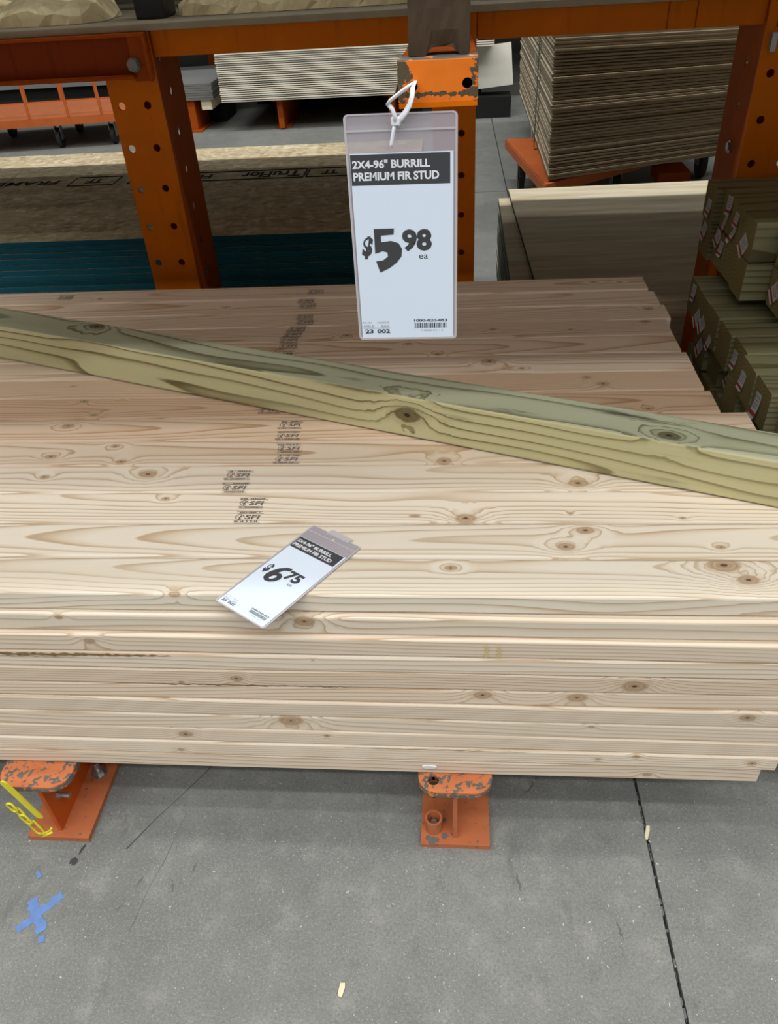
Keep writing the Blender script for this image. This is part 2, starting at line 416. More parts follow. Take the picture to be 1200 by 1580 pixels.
def text_bm(s, x0, x1, y0, y1, z=0., off=0., shear=0., bm=None):
    """built-in font lettering fitted to a box, as flat print"""
    cu = bpy.data.curves.new('t', 'FONT'); cu.body = s; cu.offset = off; cu.shear = shear; cu.resolution_u = 3
    o = bpy.data.objects.new('t', cu); me = bpy.data.meshes.new_from_object(o)
    xs = [v.co.x for v in me.vertices]; ys = [v.co.y for v in me.vertices]
    bm = bm or bmesh.new(); b0 = len(bm.verts)
    ax, bx, ay, by = min(xs), max(xs), min(ys), max(ys)
    for v in me.vertices:
        v.co = (x0 + (v.co.x - ax) / (bx - ax) * (x1 - x0), y0 + (v.co.y - ay) / (by - ay) * (y1 - y0), z)
    bm.from_mesh(me); bpy.data.objects.remove(o); bpy.data.curves.remove(cu); bpy.data.meshes.remove(me)
    return bm
def rect(bm, x0, x1, y0, y1, z):
    bm.faces.new([bm.verts.new(p) for p in ((x0, y0, z), (x1, y0, z), (x1, y1, z), (x0, y1, z))])
def poly(bm, pts, z):
    tri = tessellate_polygon([[Vector((p[0], p[1], 0)) for p in pts]]); V = [bm.verts.new((p[0], p[1], z)) for p in pts]
    for a, b, c in tri: bm.faces.new((V[a], V[b], V[c]))
def strip(bm, pts, w, z, fn=None, jit=0., taper=None):
    """a thin brush stroke through pts"""
    L = []; Rr = []
    for i, p in enumerate(pts):
        a = Vector(pts[max(0, i - 1)]); b = Vector(pts[min(len(pts) - 1, i + 1)]); d = (b - a).normalized()
        nn = Vector((-d.y, d.x)); ww = w * (1 + random.uniform(-jit, jit)) * .5 * (taper(i / (len(pts) - 1)) if taper else 1)
        L.append(Vector(p) + nn * ww); Rr.append(Vector(p) - nn * ww)
    f = fn or (lambda u, v: (u, v, z))
    A = [bm.verts.new(f(*q)) for q in L]; B = [bm.verts.new(f(*q)) for q in Rr]
    for i in range(len(pts) - 1): bm.faces.new((A[i], A[i + 1], B[i + 1], B[i]))

_o = 'first second third fourth fifth sixth seventh eighth ninth tenth eleventh twelfth thirteenth fourteenth fifteenth sixteenth seventeenth eighteenth nineteenth twentieth'.split()
_t = {2: 'twenty', 3: 'thirty', 4: 'forty'}
def nth(n):
    if n <= 20: return _o[n - 1]
    return 'thirtieth' if n == 30 else 'fortieth' if n == 40 else _t[n // 10] + '-' + _o[n % 10 - 1]

# ------------------------------------------------------------------ setting: floor and added dark back wall
bm = bmesh.new(); box(bm, -9, 9, -4, 12, -.16, -.02)
floor = bm_obj('floor', bm, 'crack'); floor['kind'] = 'structure'
def jx(y): return .354 - .0115 * (y - .11)
g = .0030
for (side, y0, y1) in ((-1, -4, 4.284), (1, -4, 4.284), (-1, 4.290, 12), (1, 4.290, 12)):
    bm = bmesh.new()
    xa0, xa1 = (-9, -9) if side < 0 else (jx(y0) + g, jx(y1) + g)
    xb0, xb1 = (jx(y0) - g, jx(y1) - g) if side < 0 else (9, 9)
    plate(bm, [(xa0, y0), (xb0, y0), (xb1, y1), (xa1, y1)], [], .02, lambda u, v, w: (u, v, -w))
    bm_obj('slab', bm, 'concrete', floor)
# joint filler, broken up
bm = bmesh.new(); random.seed(3)
y = -.9
while y < 1.2:
    d = random.uniform(.004, .022)
    if random.random() < .75: box(bm, jx(y) - g * random.choice((1, 1, .3)), jx(y) + g * random.uniform(-.3, 1), y, y + d * .8, -.015, -random.uniform(.0006, .005))
    y += d
f_ = bm_obj('joint_filler', bm, 'scuff', floor); f_['kind'] = 'stuff'
bm = bmesh.new(); strip(bm, [(-.505, .16), (-.528, .095), (-.575, .025), (-.606, -.02), (-.643, -.083)], .0022, .0004, jit=.5); bm_obj('floor_crack', bm, 'crack', floor)
bm = bmesh.new(); strip(bm, [(-.545, .0), (-.553, -.05), (-.56, -.10), (-.575, -.16), (-.585, -.24)], .0014, .0004, jit=.6); bm_obj('floor_crack', bm, 'scuff', floor)
for pts in ([(-.60, -.155), (-.592, -.135)], [(-.50, -.125), (-.498, -.105)], [(-.535, -.14), (-.527, -.165)], [(-.615, -.19), (-.622, -.2)], [(.13, .06), (.158, .095), (.165, .11)],
            [(.105, -.10), (.112, -.135)], [(.275, -.18), (.28, -.215)]):
    p0, p1 = Vector(pts[0]), Vector(pts[-1]); d = p1 - p0; nn = Vector((-d.y, d.x)) * .05
    pts = [tuple(p0 + d * k / 8 + nn * random.uniform(-1, 1)) for k in range(9)]
    bm = bmesh.new(); strip(bm, pts, .0045, .0004, jit=.6, taper=lambda t: math.sin(math.pi * (.05 + .9 * t))); bm_obj('scuff_mark', bm, 'scuff', floor)
bm = bmesh.new(); random.seed(9)
poly(bm, [(-.738 + .0085 * math.cos(a) * random.uniform(.85, 1.1), -.112 + .0085 * math.sin(a) * random.uniform(.85, 1.1)) for a in [i * .393 for i in range(16)]], .0005)
strip(bm, [(-.733, -.098), (-.731, -.086), (-.727, -.076)], .004, .0005, jit=.6)
bm_obj('tar_spot', bm, 'stain', floor)
bm = bmesh.new()
def rough_stroke(bm, a, b, w, n=17):
    a, b = Vector(a), Vector(b); d = b - a; nn = Vector((-d.y, d.x)).normalized(); up = []; dn = []
    for i in range(n + 1):
        p = a + d * i / n; up.append(p + nn * w * random.uniform(.32, .66)); dn.append(p - nn * w * random.uniform(.32, .66))
    rough_stroke.z += .0003; poly(bm, [tuple(q) for q in up + dn[::-1]], rough_stroke.z)
rough_stroke.z = .0004
rough_stroke(bm, (-.792, -.243), (-.734, -.176), .016); rough_stroke(bm, (-.789, -.188), (-.744, -.243), .019)
rough_stroke(bm, (-.742, -.25), (-.737, -.262), .010, 3); rough_stroke(bm, (-.80, -.135), (-.79, -.147), .007, 3)
bm_obj('blue_paint_cross', bm, 'blue', floor)
# specks of sawdust on the concrete
bm = bmesh.new(); random.seed(21)
for i in range(420):
    x = random.uniform(-.85, .75); y = random.uniform(-.42, .10); s = random.choice((.0004, .0005, .0006, .0007, .0012)); a = random.uniform(0, 3.1)
    u = Vector((math.cos(a), math.sin(a), 0)) * s * random.uniform(.8, 2.2); v = Vector((-math.sin(a), math.cos(a), 0)) * s * .6
    c = Vector((x, y, .0006))
    bm.faces.new([bm.verts.new(c + q) for q in (-u - v, u - v, u + v, -u + v)])
dust = bm_obj('sawdust', bm, 'dust'); tag(dust, 'scattered pale sawdust specks on the concrete floor', 'sawdust'); dust['kind'] = 'stuff'
def wood_chip(loc, rz, L, w, label):
    bm = bmesh.new(); pts = [(-L / 2, -w * .4), (L * .2, -w * .5), (L / 2, -w * .3), (L * .42, w * .5), (-L * .3, w * .45), (-L / 2, w * .2)]
    plate(bm, pts, [], .003, lambda u, v, t: (u, v, t))
    o = bm_obj('wood_chip', bm, 'chip', None, loc, (0, 0, rz)); tag(o, label, 'wood chip'); return o
wood_chip((.357, -.012, .0005), math.radians(72), .030, .0075, 'thin pale wood chip lying across the floor joint')
wood_chip((-.194, -.313, .0008), math.radians(80), .022, .0095, 'short pale wood chip on the bare floor at the bottom edge')
bm = bmesh.new(); box(bm, -9, 9, 9.6, 9.8, -.02, 4)  # dark backdrop added to block light and keep the far bay dark
w_ = bm_obj('dark_back_wall', bm, 'wall'); w_['kind'] = 'structure'

# ------------------------------------------------------------------ the stack of studs
W, T, LEN = .0889, .0381, 2.438
TOP, BOT = .602, .183
def set_knots(o, ks, n=4):
    for i in range(n):
        if i < len(ks): o['knot%d' % i] = [float(v) for v in ks[i][:3]]; o['knot_size%d' % i] = float(ks[i][3])
        else: o['knot%d' % i] = [9. + i, 9., 9.]; o['knot_size%d' % i] = .001
top_knots = {
 0: [(.402, .03, 3), (.429, -.003, 2), (-.437, -.044, 1.3), (-.012, .021, 1.2)], 1: [(.206, .026, 1.8), (.17, -.016, 1.8), (.409, -.016, 1)],
 2: [(.012, -.031, 2.2), (.187, -.018, .6), (.367, -.031, .7), (-.525, .027, 1)], 3: [(.21, -.019, 2.2), (-.583, .016, 2.2), (-.784, .008, 1.2)],
 4: [(-.682, .026, 1.2), (-.65, -.03, 1.4), (-.801, -.01, 1.5), (-.026, -.036, 1.8)], 5: [(-.813, .017, 1.6), (.095, .041, .8)],
 6: [(-.818, .032, 1.3), (-.734, .044, 1), (-.773, -.028, 1), (.379, -.03, 1.2)], 7: [(.275, .017, 1.3), (.305, -.013, 1.7)],
 8: [(.07, .012, 2.2), (.14, -.025, 1)], 9: [(-.118, .022, 1), (-.047, -.036, 1.3)], 10: [(.45, .03, 1.6), (-.271, -.013, 1.6), (.084, .003, 1.2), (.268, -.006, .7)],
 11: [(.471, .016, 1.5)], 12: [(-.62, .0, .9)], 13: [(.36, .012, 1), (.427, .007, .8), (-.996, -.016, 1)]}
ends = [.53, .545, .535, .55, .54, .563, .515, .506, .507, .499, .499, .513, .505, .492]
shade_tints = [.0, .05, .12, .15, .45, .75, .95, .85, .45, .6, .55, .5, .55, .6]  # warm dim tone of the shaded rear rows put into the wood
top_labels = [
 'frontmost fir stud on top, under the lower half of the loose tag',
 'second fir stud from the front on top, under the upper half of the loose tag',
 'third fir stud from the front on top, two dark stamps just above the loose tag',
 'fourth fir stud from the front on top, with large tan knots and two faint stamps',
 'fifth fir stud from the front on top, two crisp stamps in its middle',
 'sixth fir stud from the front on top, mostly clear left of the timber',
 'fir stud longest at the right end of the top layer, passing under the timber',
 'fir stud hidden mid-length by the timber, next behind the longest one',
 'fir stud with two dark knots near its right end, seventh from the back on top',
 'yellowish fir stud with a ringed orange knot, fifth from the back on top',
 'fir stud directly below the hanging tag, fourth from the back on top',
 'fir stud third from the back on top, behind the hanging tag bottom edge',
 'fir stud second from the back on top, with a pale front arris',
 'rearmost fir stud on the top layer, rounded at its right end']
# rear four labels run back to front: rows 9..13 listed from the front side
top_labels[8] = 'yellowish fir stud with ringed orange knot, sixth from the back on top'
top_labels[9] = 'fifth fir stud from the back on top, pin knots right of the tag'
top_labels[10] = 'fourth fir stud from the back on top, oval knot near its right end'
STUD = {}
def make_stud(k, l):
    rs = random.Random(100 * k + l)
    a1, a2, ph = rs.uniform(-.0012, .0012), rs.uniform(-.0006, .0006), rs.uniform(0, 6)
    wf = lambda x: (a1 * math.sin(x * 1.7 + ph) + .0004 * math.sin(x * 9 + ph), a2 * math.sin(x * 2.1 + ph * 2))
    rr = .0045 if k == 13 and l == 0 else rs.choice((.0028, .0035, .0042))
    return bar(LEN, W - rs.choice((.0018, .0028, .0040)), T - .0018, rr, 16, wf)
SFI = []
def stamp_at(o, lx, ly, lz, fade=0, s=1.):
    """grade stamp: leaf ring and letters between two printed bars, lettered along the board"""
    rs = random.Random(int(abs(lx * 7919 + ly * 104729) * 100))
    bm = bmesh.new(); z = lz
    for yy in (.0125, -.0125):
        x0, x1 = -.026 + rs.uniform(-.003, .003), .022 + rs.uniform(-.003, .003)
        rect(bm, lx + x0, lx + x1, ly + yy + .0022, ly + yy + .0030, z); rect(bm, lx + x0 + .002, lx + x1 + .002, ly + yy - .0028, ly + yy - .0018, z)
        x = x0 + .003
        while x < x1 - .004:
            w = rs.uniform(.0012, .0032)
            if rs.random() < .75: rect(bm, lx + x, lx + x + w, ly + yy - .0012, ly + yy + .0012, z)
            x += w + .0012
    text_bm('SFI', lx - .006, lx + .020, ly - .0062, ly + .0056, z, .02, .12, bm)
    pr = [(lx - .0155 + .0072 * math.cos(a), ly + .0068 * math.sin(a)) for a in [i * .45 for i in range(13)]]
    strip(bm, pr, .0013, z); strip(bm, [(lx - .0155, ly - .0075), (lx - .0145, ly - .001), (lx - .0125, ly + .004)], .0022, z); strip(bm, [(lx - .018, ly + .001), (lx - .0155, ly - .002)], .0016, z)
    return bm_obj('grade_stamp', bm, 'stamp', o)
stamps = {13: [(-.385, -.008)], 12: [(-.395, -.006), (-.405, .028)], 11: [(-.392, .012), (-.386, -.022)], 10: [(-.4, .03), (-.405, -.002), (-.41, -.034)], 9: [(-.406, .022), (-.41, -.02)],
          6: [(-.394, -.018)], 5: [(-.338, .01), (-.336, -.03)], 4: [(-.326, .012), (-.324, -.026)], 3: [(-.406, .01), (-.404, -.03)], 2: [(-.362, .012), (-.361, -.028)]}
for k in range(14):
    xe = ends[k]; cx = xe - LEN / 2
    yo = (k + .5) * W; zo = TOP - T / 2
    if k == 13: zo += .004
    o = bm_obj('fir_stud', make_stud(k, 0), ['fir', 'fir_end'], None, (cx, yo, zo))
    tag(o, top_labels[k], 'lumber', 'fir studs on top of the stack')
    set_knots(o, [(kx - cx, ky, T / 2 - .001, .0052 * s) for kx, ky, s in top_knots.get(k, [])]); o['tint'] = shade_tints[k]
    for sx, sy in stamps.get(k, []): stamp_at(o, sx - cx, sy, T / 2 + .0003)
    if k == 13: stamp_at(o, -1.10 - cx, -.002, T / 2 + .0003)
front_knots = {1: [(-.633, .011, .9), (-.237, .009, 2)], 2: [(-.591, .005, 1.3)], 3: [(-.231, .01, .4)],
 4: [(-.364, 0, 1.3), (.276, -.001, 2.4), (-.459, -.012, .7)], 5: [(.039, .007, 1.9), (.19, .005, 2)], 6: [(.461, .007, 1.6)], 7: [(-.287, .008, 2.6), (.219, .012, .8)],
 8: [(-.482, .001, 1.6), (-.228, .008, .7)], 9: [(-.5, -.006, .9), (.302, .012, .9), (.239, .001, .6), (.494, .002, 1)], 10: [(.328, -.005, 1)], 11: [(.003, .012, 1.7), (.106, .009, 1.7)]}
front_labels = ['', 'front face fir stud, second layer down, just under the loose tag tip',
 'front face fir stud, third layer down, with two yellow drips',
 'front face fir stud, fourth layer down, with a splintered bark edge at left',
 'front face fir stud, fifth layer down, with two tan knots right of the middle',
 'front face fir stud, sixth layer down, below the long splintered crack',
 'front face fir stud, seventh layer down, with a wide gnarled knot left of the middle',
 'front face fir stud, eighth layer down, with one round ringed knot at left',
 'front face fir stud, ninth layer down, curved grain and tiny knots',
 'front face fir stud, second layer from the bottom',
 'bottom front fir stud, ending short at right, with a white blob on it']
yoff = [0, -.008, -.018, -.0185, -.0175, -.0165, -.0185, -.020, -.0185, -.0195, -.018]
yang = [0, .0042, .005, .003, .002, .003, .003, .003, .003, .003, .001]
fend = [0, .56, .553, .565, .548, .56, .552, .548, .556, .535, .5145]
ftint = [0, .1, .3, .2, .45, .45, .25, .25, .3, .25, .35]
front = []
for l in range(1, 11):
    xe = fend[l]; cx = xe - LEN / 2; zo = TOP - (l + .5) * T
    o = bm_obj('fir_stud', make_stud(0, l), ['fir', 'fir_end'], None, (cx, W / 2 + yoff[l] - .002, zo), (0, 0, 0))
    # pivot about x = -.15 so the near faces fan slightly
    o.rotation_euler = (0, 0, -yang[l]); o.location.y += yang[l] * (cx + .15) * -1
    tag(o, front_labels[l], 'lumber', 'fir studs on the front face of the stack'); o['tint'] = ftint[l]
    set_knots(o, [(kx - cx, -W / 2, kz, .0052 * s) for kx, kz, s in front_knots.get(l + 1 if False else l, [])])
    front.append((o, cx))
FY = -W / 2 + .0006
def on_front(l, name, mat, fnb):
    o, cx = front[l - 1]; bm = bmesh.new(); fnb(bm, cx); return bm_obj(name, bm, mat, o)
def jag_strip(xa, xb, zz, amp, w, n=26, sd=1):
    def f(bm, cx):
        rs = random.Random(sd); pts = [(xa + (xb - xa) * i / n - cx, zz + rs.uniform(-amp, amp)) for i in range(n + 1)]
        A = []; B = []
        for i, (x, z) in enumerate(pts):
            t = w * math.sin(math.pi * min(1, max(.04, i / n))) ** .4 * rs.uniform(.35, 1)
            A.append(bm.verts.new((x, FY - .0012, z + t / 2))); B.append(bm.verts.new((x, FY - .0012, z - t / 2)))
        for i in range(n): bm.faces.new((A[i], A[i + 1], B[i + 1], B[i]))
    return f
on_front(3, 'bark_edge', 'bark', jag_strip(-.86, -.46, .0150, .0012, .009, 60, 2))
on_front(3, 'bark_edge', 'bark', jag_strip(-.86, -.62, .010, .0012, .0018, 30, 5))
on_front(4, 'split', 'bark', jag_strip(-.52, -.16, -.0155, .0018, .0026, 44, 3))
on_front(9, 'bark_edge', 'bark', jag_strip(-.2, .12, .0165, .001, .0022, 30, 7))
def drips(bm, cx):
    for x in (.043, .062): strip(bm, [(x - cx, .012), (x - cx + .0006, .004), (x - cx + .001, -.002), (x - cx - .0005, -.008), (x - cx - .001, -.014)], .003, 0, lambda u, v: (u, FY - .0013, v), jit=.5)
on_front(2, 'yellow_drip', 'drip', drips)
def blob(bm, cx): plate(bm, [(-.052 - cx + .013 * math.cos(a), .004 + .0065 * math.sin(a) * (1 if math.sin(a) < 0 else .35)) for a in [i * .4 for i in range(16)]], [], .0022, lambda u, v, w: (u, FY - w, v))
on_front(10, 'paint_blob', 'white_blob', blob)
bm0 = make_stud(5, 5); hm = bpy.data.meshes.new('inner_stud'); bmesh.ops.recalc_face_normals(bm0, faces=bm0.faces[:]); bm0.to_mesh(hm); bm0.free()
for m in ('fir', 'fir_end'): hm.materials.append(M[m])
random.seed(5)
for k in range(1, 14):
    for l in range(1, 11):
        o = bpy.data.objects.new('fir_stud', hm); C.objects.link(o)
        o.location = (random.uniform(.485, .51) - LEN / 2, (k + .5) * W, TOP - (l + .5) * T); o['tint'] = .5
        set_knots(o, []); tag(o, 'fir stud inside the pile, %s layer down, %s from the front' % (nth(l + 1), nth(k + 1)), 'lumber', 'fir studs inside the stack')

# ------------------------------------------------------------------ green treated timber across the stack
TL = 2.31; ang = math.atan2(-.58, 1.552)
ce = Vector((.565, .1985, 0)); dirv = Vector((math.cos(ang), math.sin(ang), 0)); nrm = Vector((-dirv.y, dirv.x, 0))
cen = ce - dirv * TL / 2 + nrm * .0445
bm = bar(TL, .0889, .0885, .004, 14)
bmesh.ops.recalc_face_normals(bm, faces=bm.faces[:])
for f in bm.faces:
    if f.normal.z > .8: f.material_index = 2
t4 = bm_obj('treated_timber', bm, ['treated', 'post_end', 'treated_top'], None, (cen.x, cen.y, TOP + .0465), (0, 0, ang))
tag(t4, 'greenish square timber laid slantwise across the top of the fir studs', 'lumber')
def to_t(p): return Matrix.Rotation(-ang, 3, 'Z') @ (Vector((p[0], p[1], 0)) - Vector((cen.x, cen.y, 0)))
kk = []
q = to_t((-.834, .798)); kk.append((q.x, q.y, .044, .013))
q = to_t((.353, .300)); kk.append((q.x, q.y, .044, .012))
q = to_t((-.092, .46)); kk.append((q.x, -.044, .004, .0165))
set_knots(t4, kk, 3)

# ------------------------------------------------------------------ price tags
def price_tag(name, label, big, small, mat_w, sleeve_tab):
    w, h = .105, .222
    r = thing(name, label, 'price tag')
    r.matrix_world = mat_w
    U = lambda u: (u - .5) * w
    V = lambda v: -v * h
    bm = bmesh.new()
    plate(bm, rrect(-w / 2, w / 2, -h, 0, .004), [circ(.0005, -.010, .003)], .0006, lambda a, b, c: (a, b, -.0006 + c)); bm_obj('sleeve', bm, 'sleeve', r)
    bm = bmesh.new()
    plate(bm, rrect(-w / 2, w / 2, -h, 0, .004), [rrect(-w / 2 + .0022, w / 2 - .0022, -h + .0022, -.0012, .003)], .0006, lambda a, b, c: (a, b, c))
    box(bm, -w / 2 + .002, w / 2 - .002, V(.068), V(.061), 0, .0009); bm_obj('sleeve_rim', bm, 'rim', r, smooth=False)
    bm = bmesh.new(); box(bm, U(.035), U(.963), V(.992), V(.152), .0001, .0004); bm_obj('paper_card', bm, 'paper', r)
    bm = bmesh.new(); rect(bm, U(.037), U(.935), V(.281), V(.156), .0005); bm_obj('header_panel', bm, 'ink', r)
    z = .00062; bm = bmesh.new()
    text_bm('2X4-96" BURRILL', U(.052), U(.755), V(.213), V(.178), z, .035, 0, bm)
    text_bm('PREMIUM FIR STUD', U(.055), U(.835), V(.262), V(.227), z, .035, 0, bm); bm_obj('header_lettering', bm, 'white_ink', r)
    bm = bmesh.new()
    text_bm('$', U(.085), U(.20), V(.603), V(.50), z, .05, .25, bm)
    if big == '5':
        P5 = [(.03, 0), (.74, 0), (.72, .135), (.27, .155), (.27, .30), (.62, .275), (.88, .33), (1., .46), (.97, .63), (.80, .77), (.52, .90), (.18, 1.),
              (.05, .735), (.30, .715), (.48, .63), (.47, .535), (.30, .505), (.03, .56)]
        poly(bm, [(U(.205 + .27 * a), V(.467 + .2 * b)) for a, b in P5], z)
    else:
        O6 = [(.95, 0), (.62, .05), (.30, .24), (.08, .50), (.0, .72), (.06, .90), (.28, 1.), (.55, .97), (.80, .84), (.93, .66), (.88, .50), (.70, .42), (.50, .44), (.62, .25), (.93, .14)]
        I6 = [(.33, .80), (.45, .63), (.60, .58), (.64, .66), (.55, .78), (.42, .84)]
        O6 = [(U(.205 + .29 * a), V(.46 + .2 * b)) for a, b in O6]; I6 = [(U(.205 + .29 * a), V(.46 + .2 * b)) for a, b in I6]
        tri = tessellate_polygon([[Vector((*p, 0)) for p in O6], [Vector((*p, 0)) for p in I6]]); vv = [bm.verts.new((*p, z)) for p in O6 + I6]
        for t in tri: bm.faces.new([vv[i] for i in t])
    text_bm(small, U(.478), U(.76), V(.572), V(.472), z, .045, 0.1 if big == '6' else 0., bm)
    text_bm('ea', U(.635), U(.72), V(.606), V(.587), z, 0, 0, bm)
    text_bm('23', U(.065), U(.15), V(.968), V(.947), z, .03, 0, bm); text_bm('002', U(.19), U(.32), V(.968), V(.947), z, .03, 0, bm)
    text_bm('1000-020-053', U(.57), U(.905), V(.911), V(.898), z, .03, 0, bm)
    rs = random.Random(4); x = .575
    while x < .895:
        ww = rs.choice((.004, .004, .007, .011)); rect(bm, U(x), U(x + ww), V(.943), V(.917), z); x += ww + rs.choice((.004, .005, .008))
    rect(bm, U(.05), U(.32), V(.942), V(.940), z); bm_obj('price_print', bm, 'ink', r)
    bm = bmesh.new()
    text_bm('AISLE', U(.045), U(.16), V(.936), V(.926), z, .01, 0, bm); text_bm('BAY', U(.235), U(.315), V(.936), V(.926), z, .01, 0, bm)
    text_bm('PR 294', U(.045), U(.14), V(.917), V(.908), z, 0, 0, bm); text_bm('1000020', U(.195), U(.315), V(.917), V(.908), z, 0, 0, bm)
    text_bm('7 50298 11111 8', U(.64), U(.86), V(.960), V(.952), z, 0, 0, bm); bm_obj('small_print', bm, 'grey_ink', r)
    bm = bmesh.new(); rect(bm, -w / 2 + .001, w / 2 - .001, -h + .001, -.001, .0012); bm_obj('clear_film', bm, 'film', r)
    if sleeve_tab:
        bm = bmesh.new(); plate(bm, [(-.020, -.004), (.026, -.004), (.030, .007), (-.016, .009)], [], .0008, lambda a, b, c: (a, b, c)); bm_obj('sleeve_tab', bm, 'rim', r)
    return r
# hanging tag: vertical, facing the aisle
mw = Matrix(((1, 0, 0, -.0525), (0, 0, -1, -.0685), (0, 1, 0, 1.2715), (0, 0, 0, 1)))
price_tag('price_tag', 'price tag reading 5.98, hanging by a white zip tie from the orange arm', '5', '98', mw @ Matrix.Rotation(math.radians(-.4), 4, 'Z'), False)
tu = Vector((.074, -.074, 0)).normalized(); ta = math.atan2(-.20, -.1335)
yv = Vector((.1335 + .003, .2015, 0)).normalized(); xv = Vector((yv.y, -yv.x, 0))
org = Vector((-.200, .140, TOP + .0016))
ml = Matrix(((xv.x, yv.x, 0, org.x), (xv.y, yv.y, 0, org.y), (0, 0, 1, org.z), (0, 0, 0, 1)))
price_tag('price_tag', 'price tag reading 6.75, lying loose on the front fir studs', '6', '75', ml, True)
# zip tie
zt = thing('zip_tie', 'white nylon zip tie looped through the orange arm hole and the hanging tag', 'zip tie')
bm = bmesh.new()
loop = [(-.040, -.052, 1.2915), (-.0385, -.066, 1.294), (-.0400, -.074, 1.292), (-.0405, -.0775, 1.286), (-.0430, -.0775, 1.279), (-.0470, -.0765, 1.273), (-.0520, -.074, 1.2675), (-.0535, -.070, 1.264), (-.0525, -.0665, 1.2615)]
tube(bm, loop, .0032, 8, False, .0012); bm_obj('strap', bm, 'zip', zt, smooth=True)
bm = bmesh.new()
tube(bm, [(-.040, -.054, 1.2925), (-.044, -.068, 1.292), (-.051, -.076, 1.289), (-.060, -.079, 1.2835), (-.0625, -.0785, 1.2805)], .0042, 8, False, .0013); bm_obj('strap', bm, 'zip', zt, smooth=True)
bm = bmesh.new(); tube(bm, [(-.0625, -.078, 1.281), (-.0585, -.079, 1.2765), (-.0565, -.078, 1.270), (-.0560, -.0755, 1.265)], .0022, 8, False, .0015); bm_obj('strap', bm, 'zip', zt, smooth=True)
bm = bmesh.new(); bbox(bm, -.0605, -.0525, -.0775, -.0715, 1.2625, 1.2690, .001); bm_obj('tie_head', bm, 'zip', zt)
bm = bmesh.new(); tube(bm, [(-.0570, -.075, 1.264), (-.0588, -.076, 1.257), (-.0608, -.077, 1.2475), (-.0615, -.0775, 1.2445)], .0022, 8, False, .001); bm_obj('tail', bm, 'zip', zt, smooth=True)

# ------------------------------------------------------------------ rack: columns, bases, arm, beams, deck
HP = .1016
def column(label, x0, side, hx, hz0, webz0, top=1.221, base=.013):
    """C-shaped upright: front flange with two rows of holes, web on one side, back flange"""
    r = thing('rack_column', label, 'column', (0, 0, 0))
    x1 = x0 + .133; yf, yb = 1.32, 1.525
    zs = [hz0 + HP * i for i in range(-12, 4) if base + .03 < hz0 + HP * i < top - .02]
    bm = bmesh.new(); plate(bm, [(x0, base), (x1, base), (x1, top), (x0, top)], [circ(x, z, .0098) for x in hx for z in zs], .007, lambda u, v, w: (u, yf + w, v)); bm_obj('front_flange', bm, 'orange', r)
    xs = x1 - .003 if side > 0 else x0
    wz = [webz0 + .0976 * i for i in range(-12, 4) if base + .03 < webz0 + .0976 * i < top - .02]
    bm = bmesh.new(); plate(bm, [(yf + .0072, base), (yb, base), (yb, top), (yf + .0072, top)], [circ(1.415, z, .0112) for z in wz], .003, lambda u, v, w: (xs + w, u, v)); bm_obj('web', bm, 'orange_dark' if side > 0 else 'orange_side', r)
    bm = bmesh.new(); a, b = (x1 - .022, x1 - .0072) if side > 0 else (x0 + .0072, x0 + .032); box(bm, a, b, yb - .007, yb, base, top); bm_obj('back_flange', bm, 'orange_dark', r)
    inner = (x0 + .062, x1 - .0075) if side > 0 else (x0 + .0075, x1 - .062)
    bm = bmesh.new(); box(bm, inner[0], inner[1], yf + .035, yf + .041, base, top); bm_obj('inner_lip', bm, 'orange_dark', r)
    return r
cl = column('orange perforated rack column on the left, between blue-green board edges', -.884, 1, (-.858, -.79), 1.06, 1.076)
bm = bmesh.new(); cyl(bm, (-.7505, 1.36, 1.158), (-.747, 1.36, 1.158), .007, n=8); bm_obj('bolt_head', bm, 'dull_steel', cl)
cr = column('orange rack column at the right edge, beside the strapped plywood', .71, -1, (.7415, .8125), .861, .883)
bm = bmesh.new()
cyl(bm, (.7095, 1.412, .883), (.701, 1.412, .883), .0115, n=6); cyl(bm, (.7095, 1.412, .883), (.706, 1.412, .883), .0155, n=16); bm_obj('bolt_head', bm, 'steel', cr)
bm = bmesh.new(); box(bm, .722, .734, 1.300, 1.3195, 1.112, 1.15); bm_obj('beam_hook', bm, 'steel', cr)
# centre column (wide flange) with the arm
cc = thing('rack_column', 'orange rack column behind the hanging tag, seen right of it', 'column')
bm = bmesh.new(); zs = [.962 + HP * i for i in range(-9, 3) if .05 < .962 + HP * i < 1.2]
plate(bm, [(-.064, .013), (.0445, .013), (.0445, 1.221), (-.064, 1.221)], [circ(x, z, .0088) for x in (.009, -.028) for z in zs], .009, lambda u, v, w: (u, 1.32 + w, v)); bm_obj('front_flange', bm, 'orange', cc)
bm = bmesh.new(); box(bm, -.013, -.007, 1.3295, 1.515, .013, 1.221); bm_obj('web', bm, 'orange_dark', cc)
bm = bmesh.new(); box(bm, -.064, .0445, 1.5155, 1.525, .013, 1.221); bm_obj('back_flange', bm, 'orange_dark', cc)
bm = bmesh.new(); box(bm, -.06, .04, 1.35, 1.353, .013, 1.22); bm_obj('inner_lip', bm, 'orange_dark', cc)
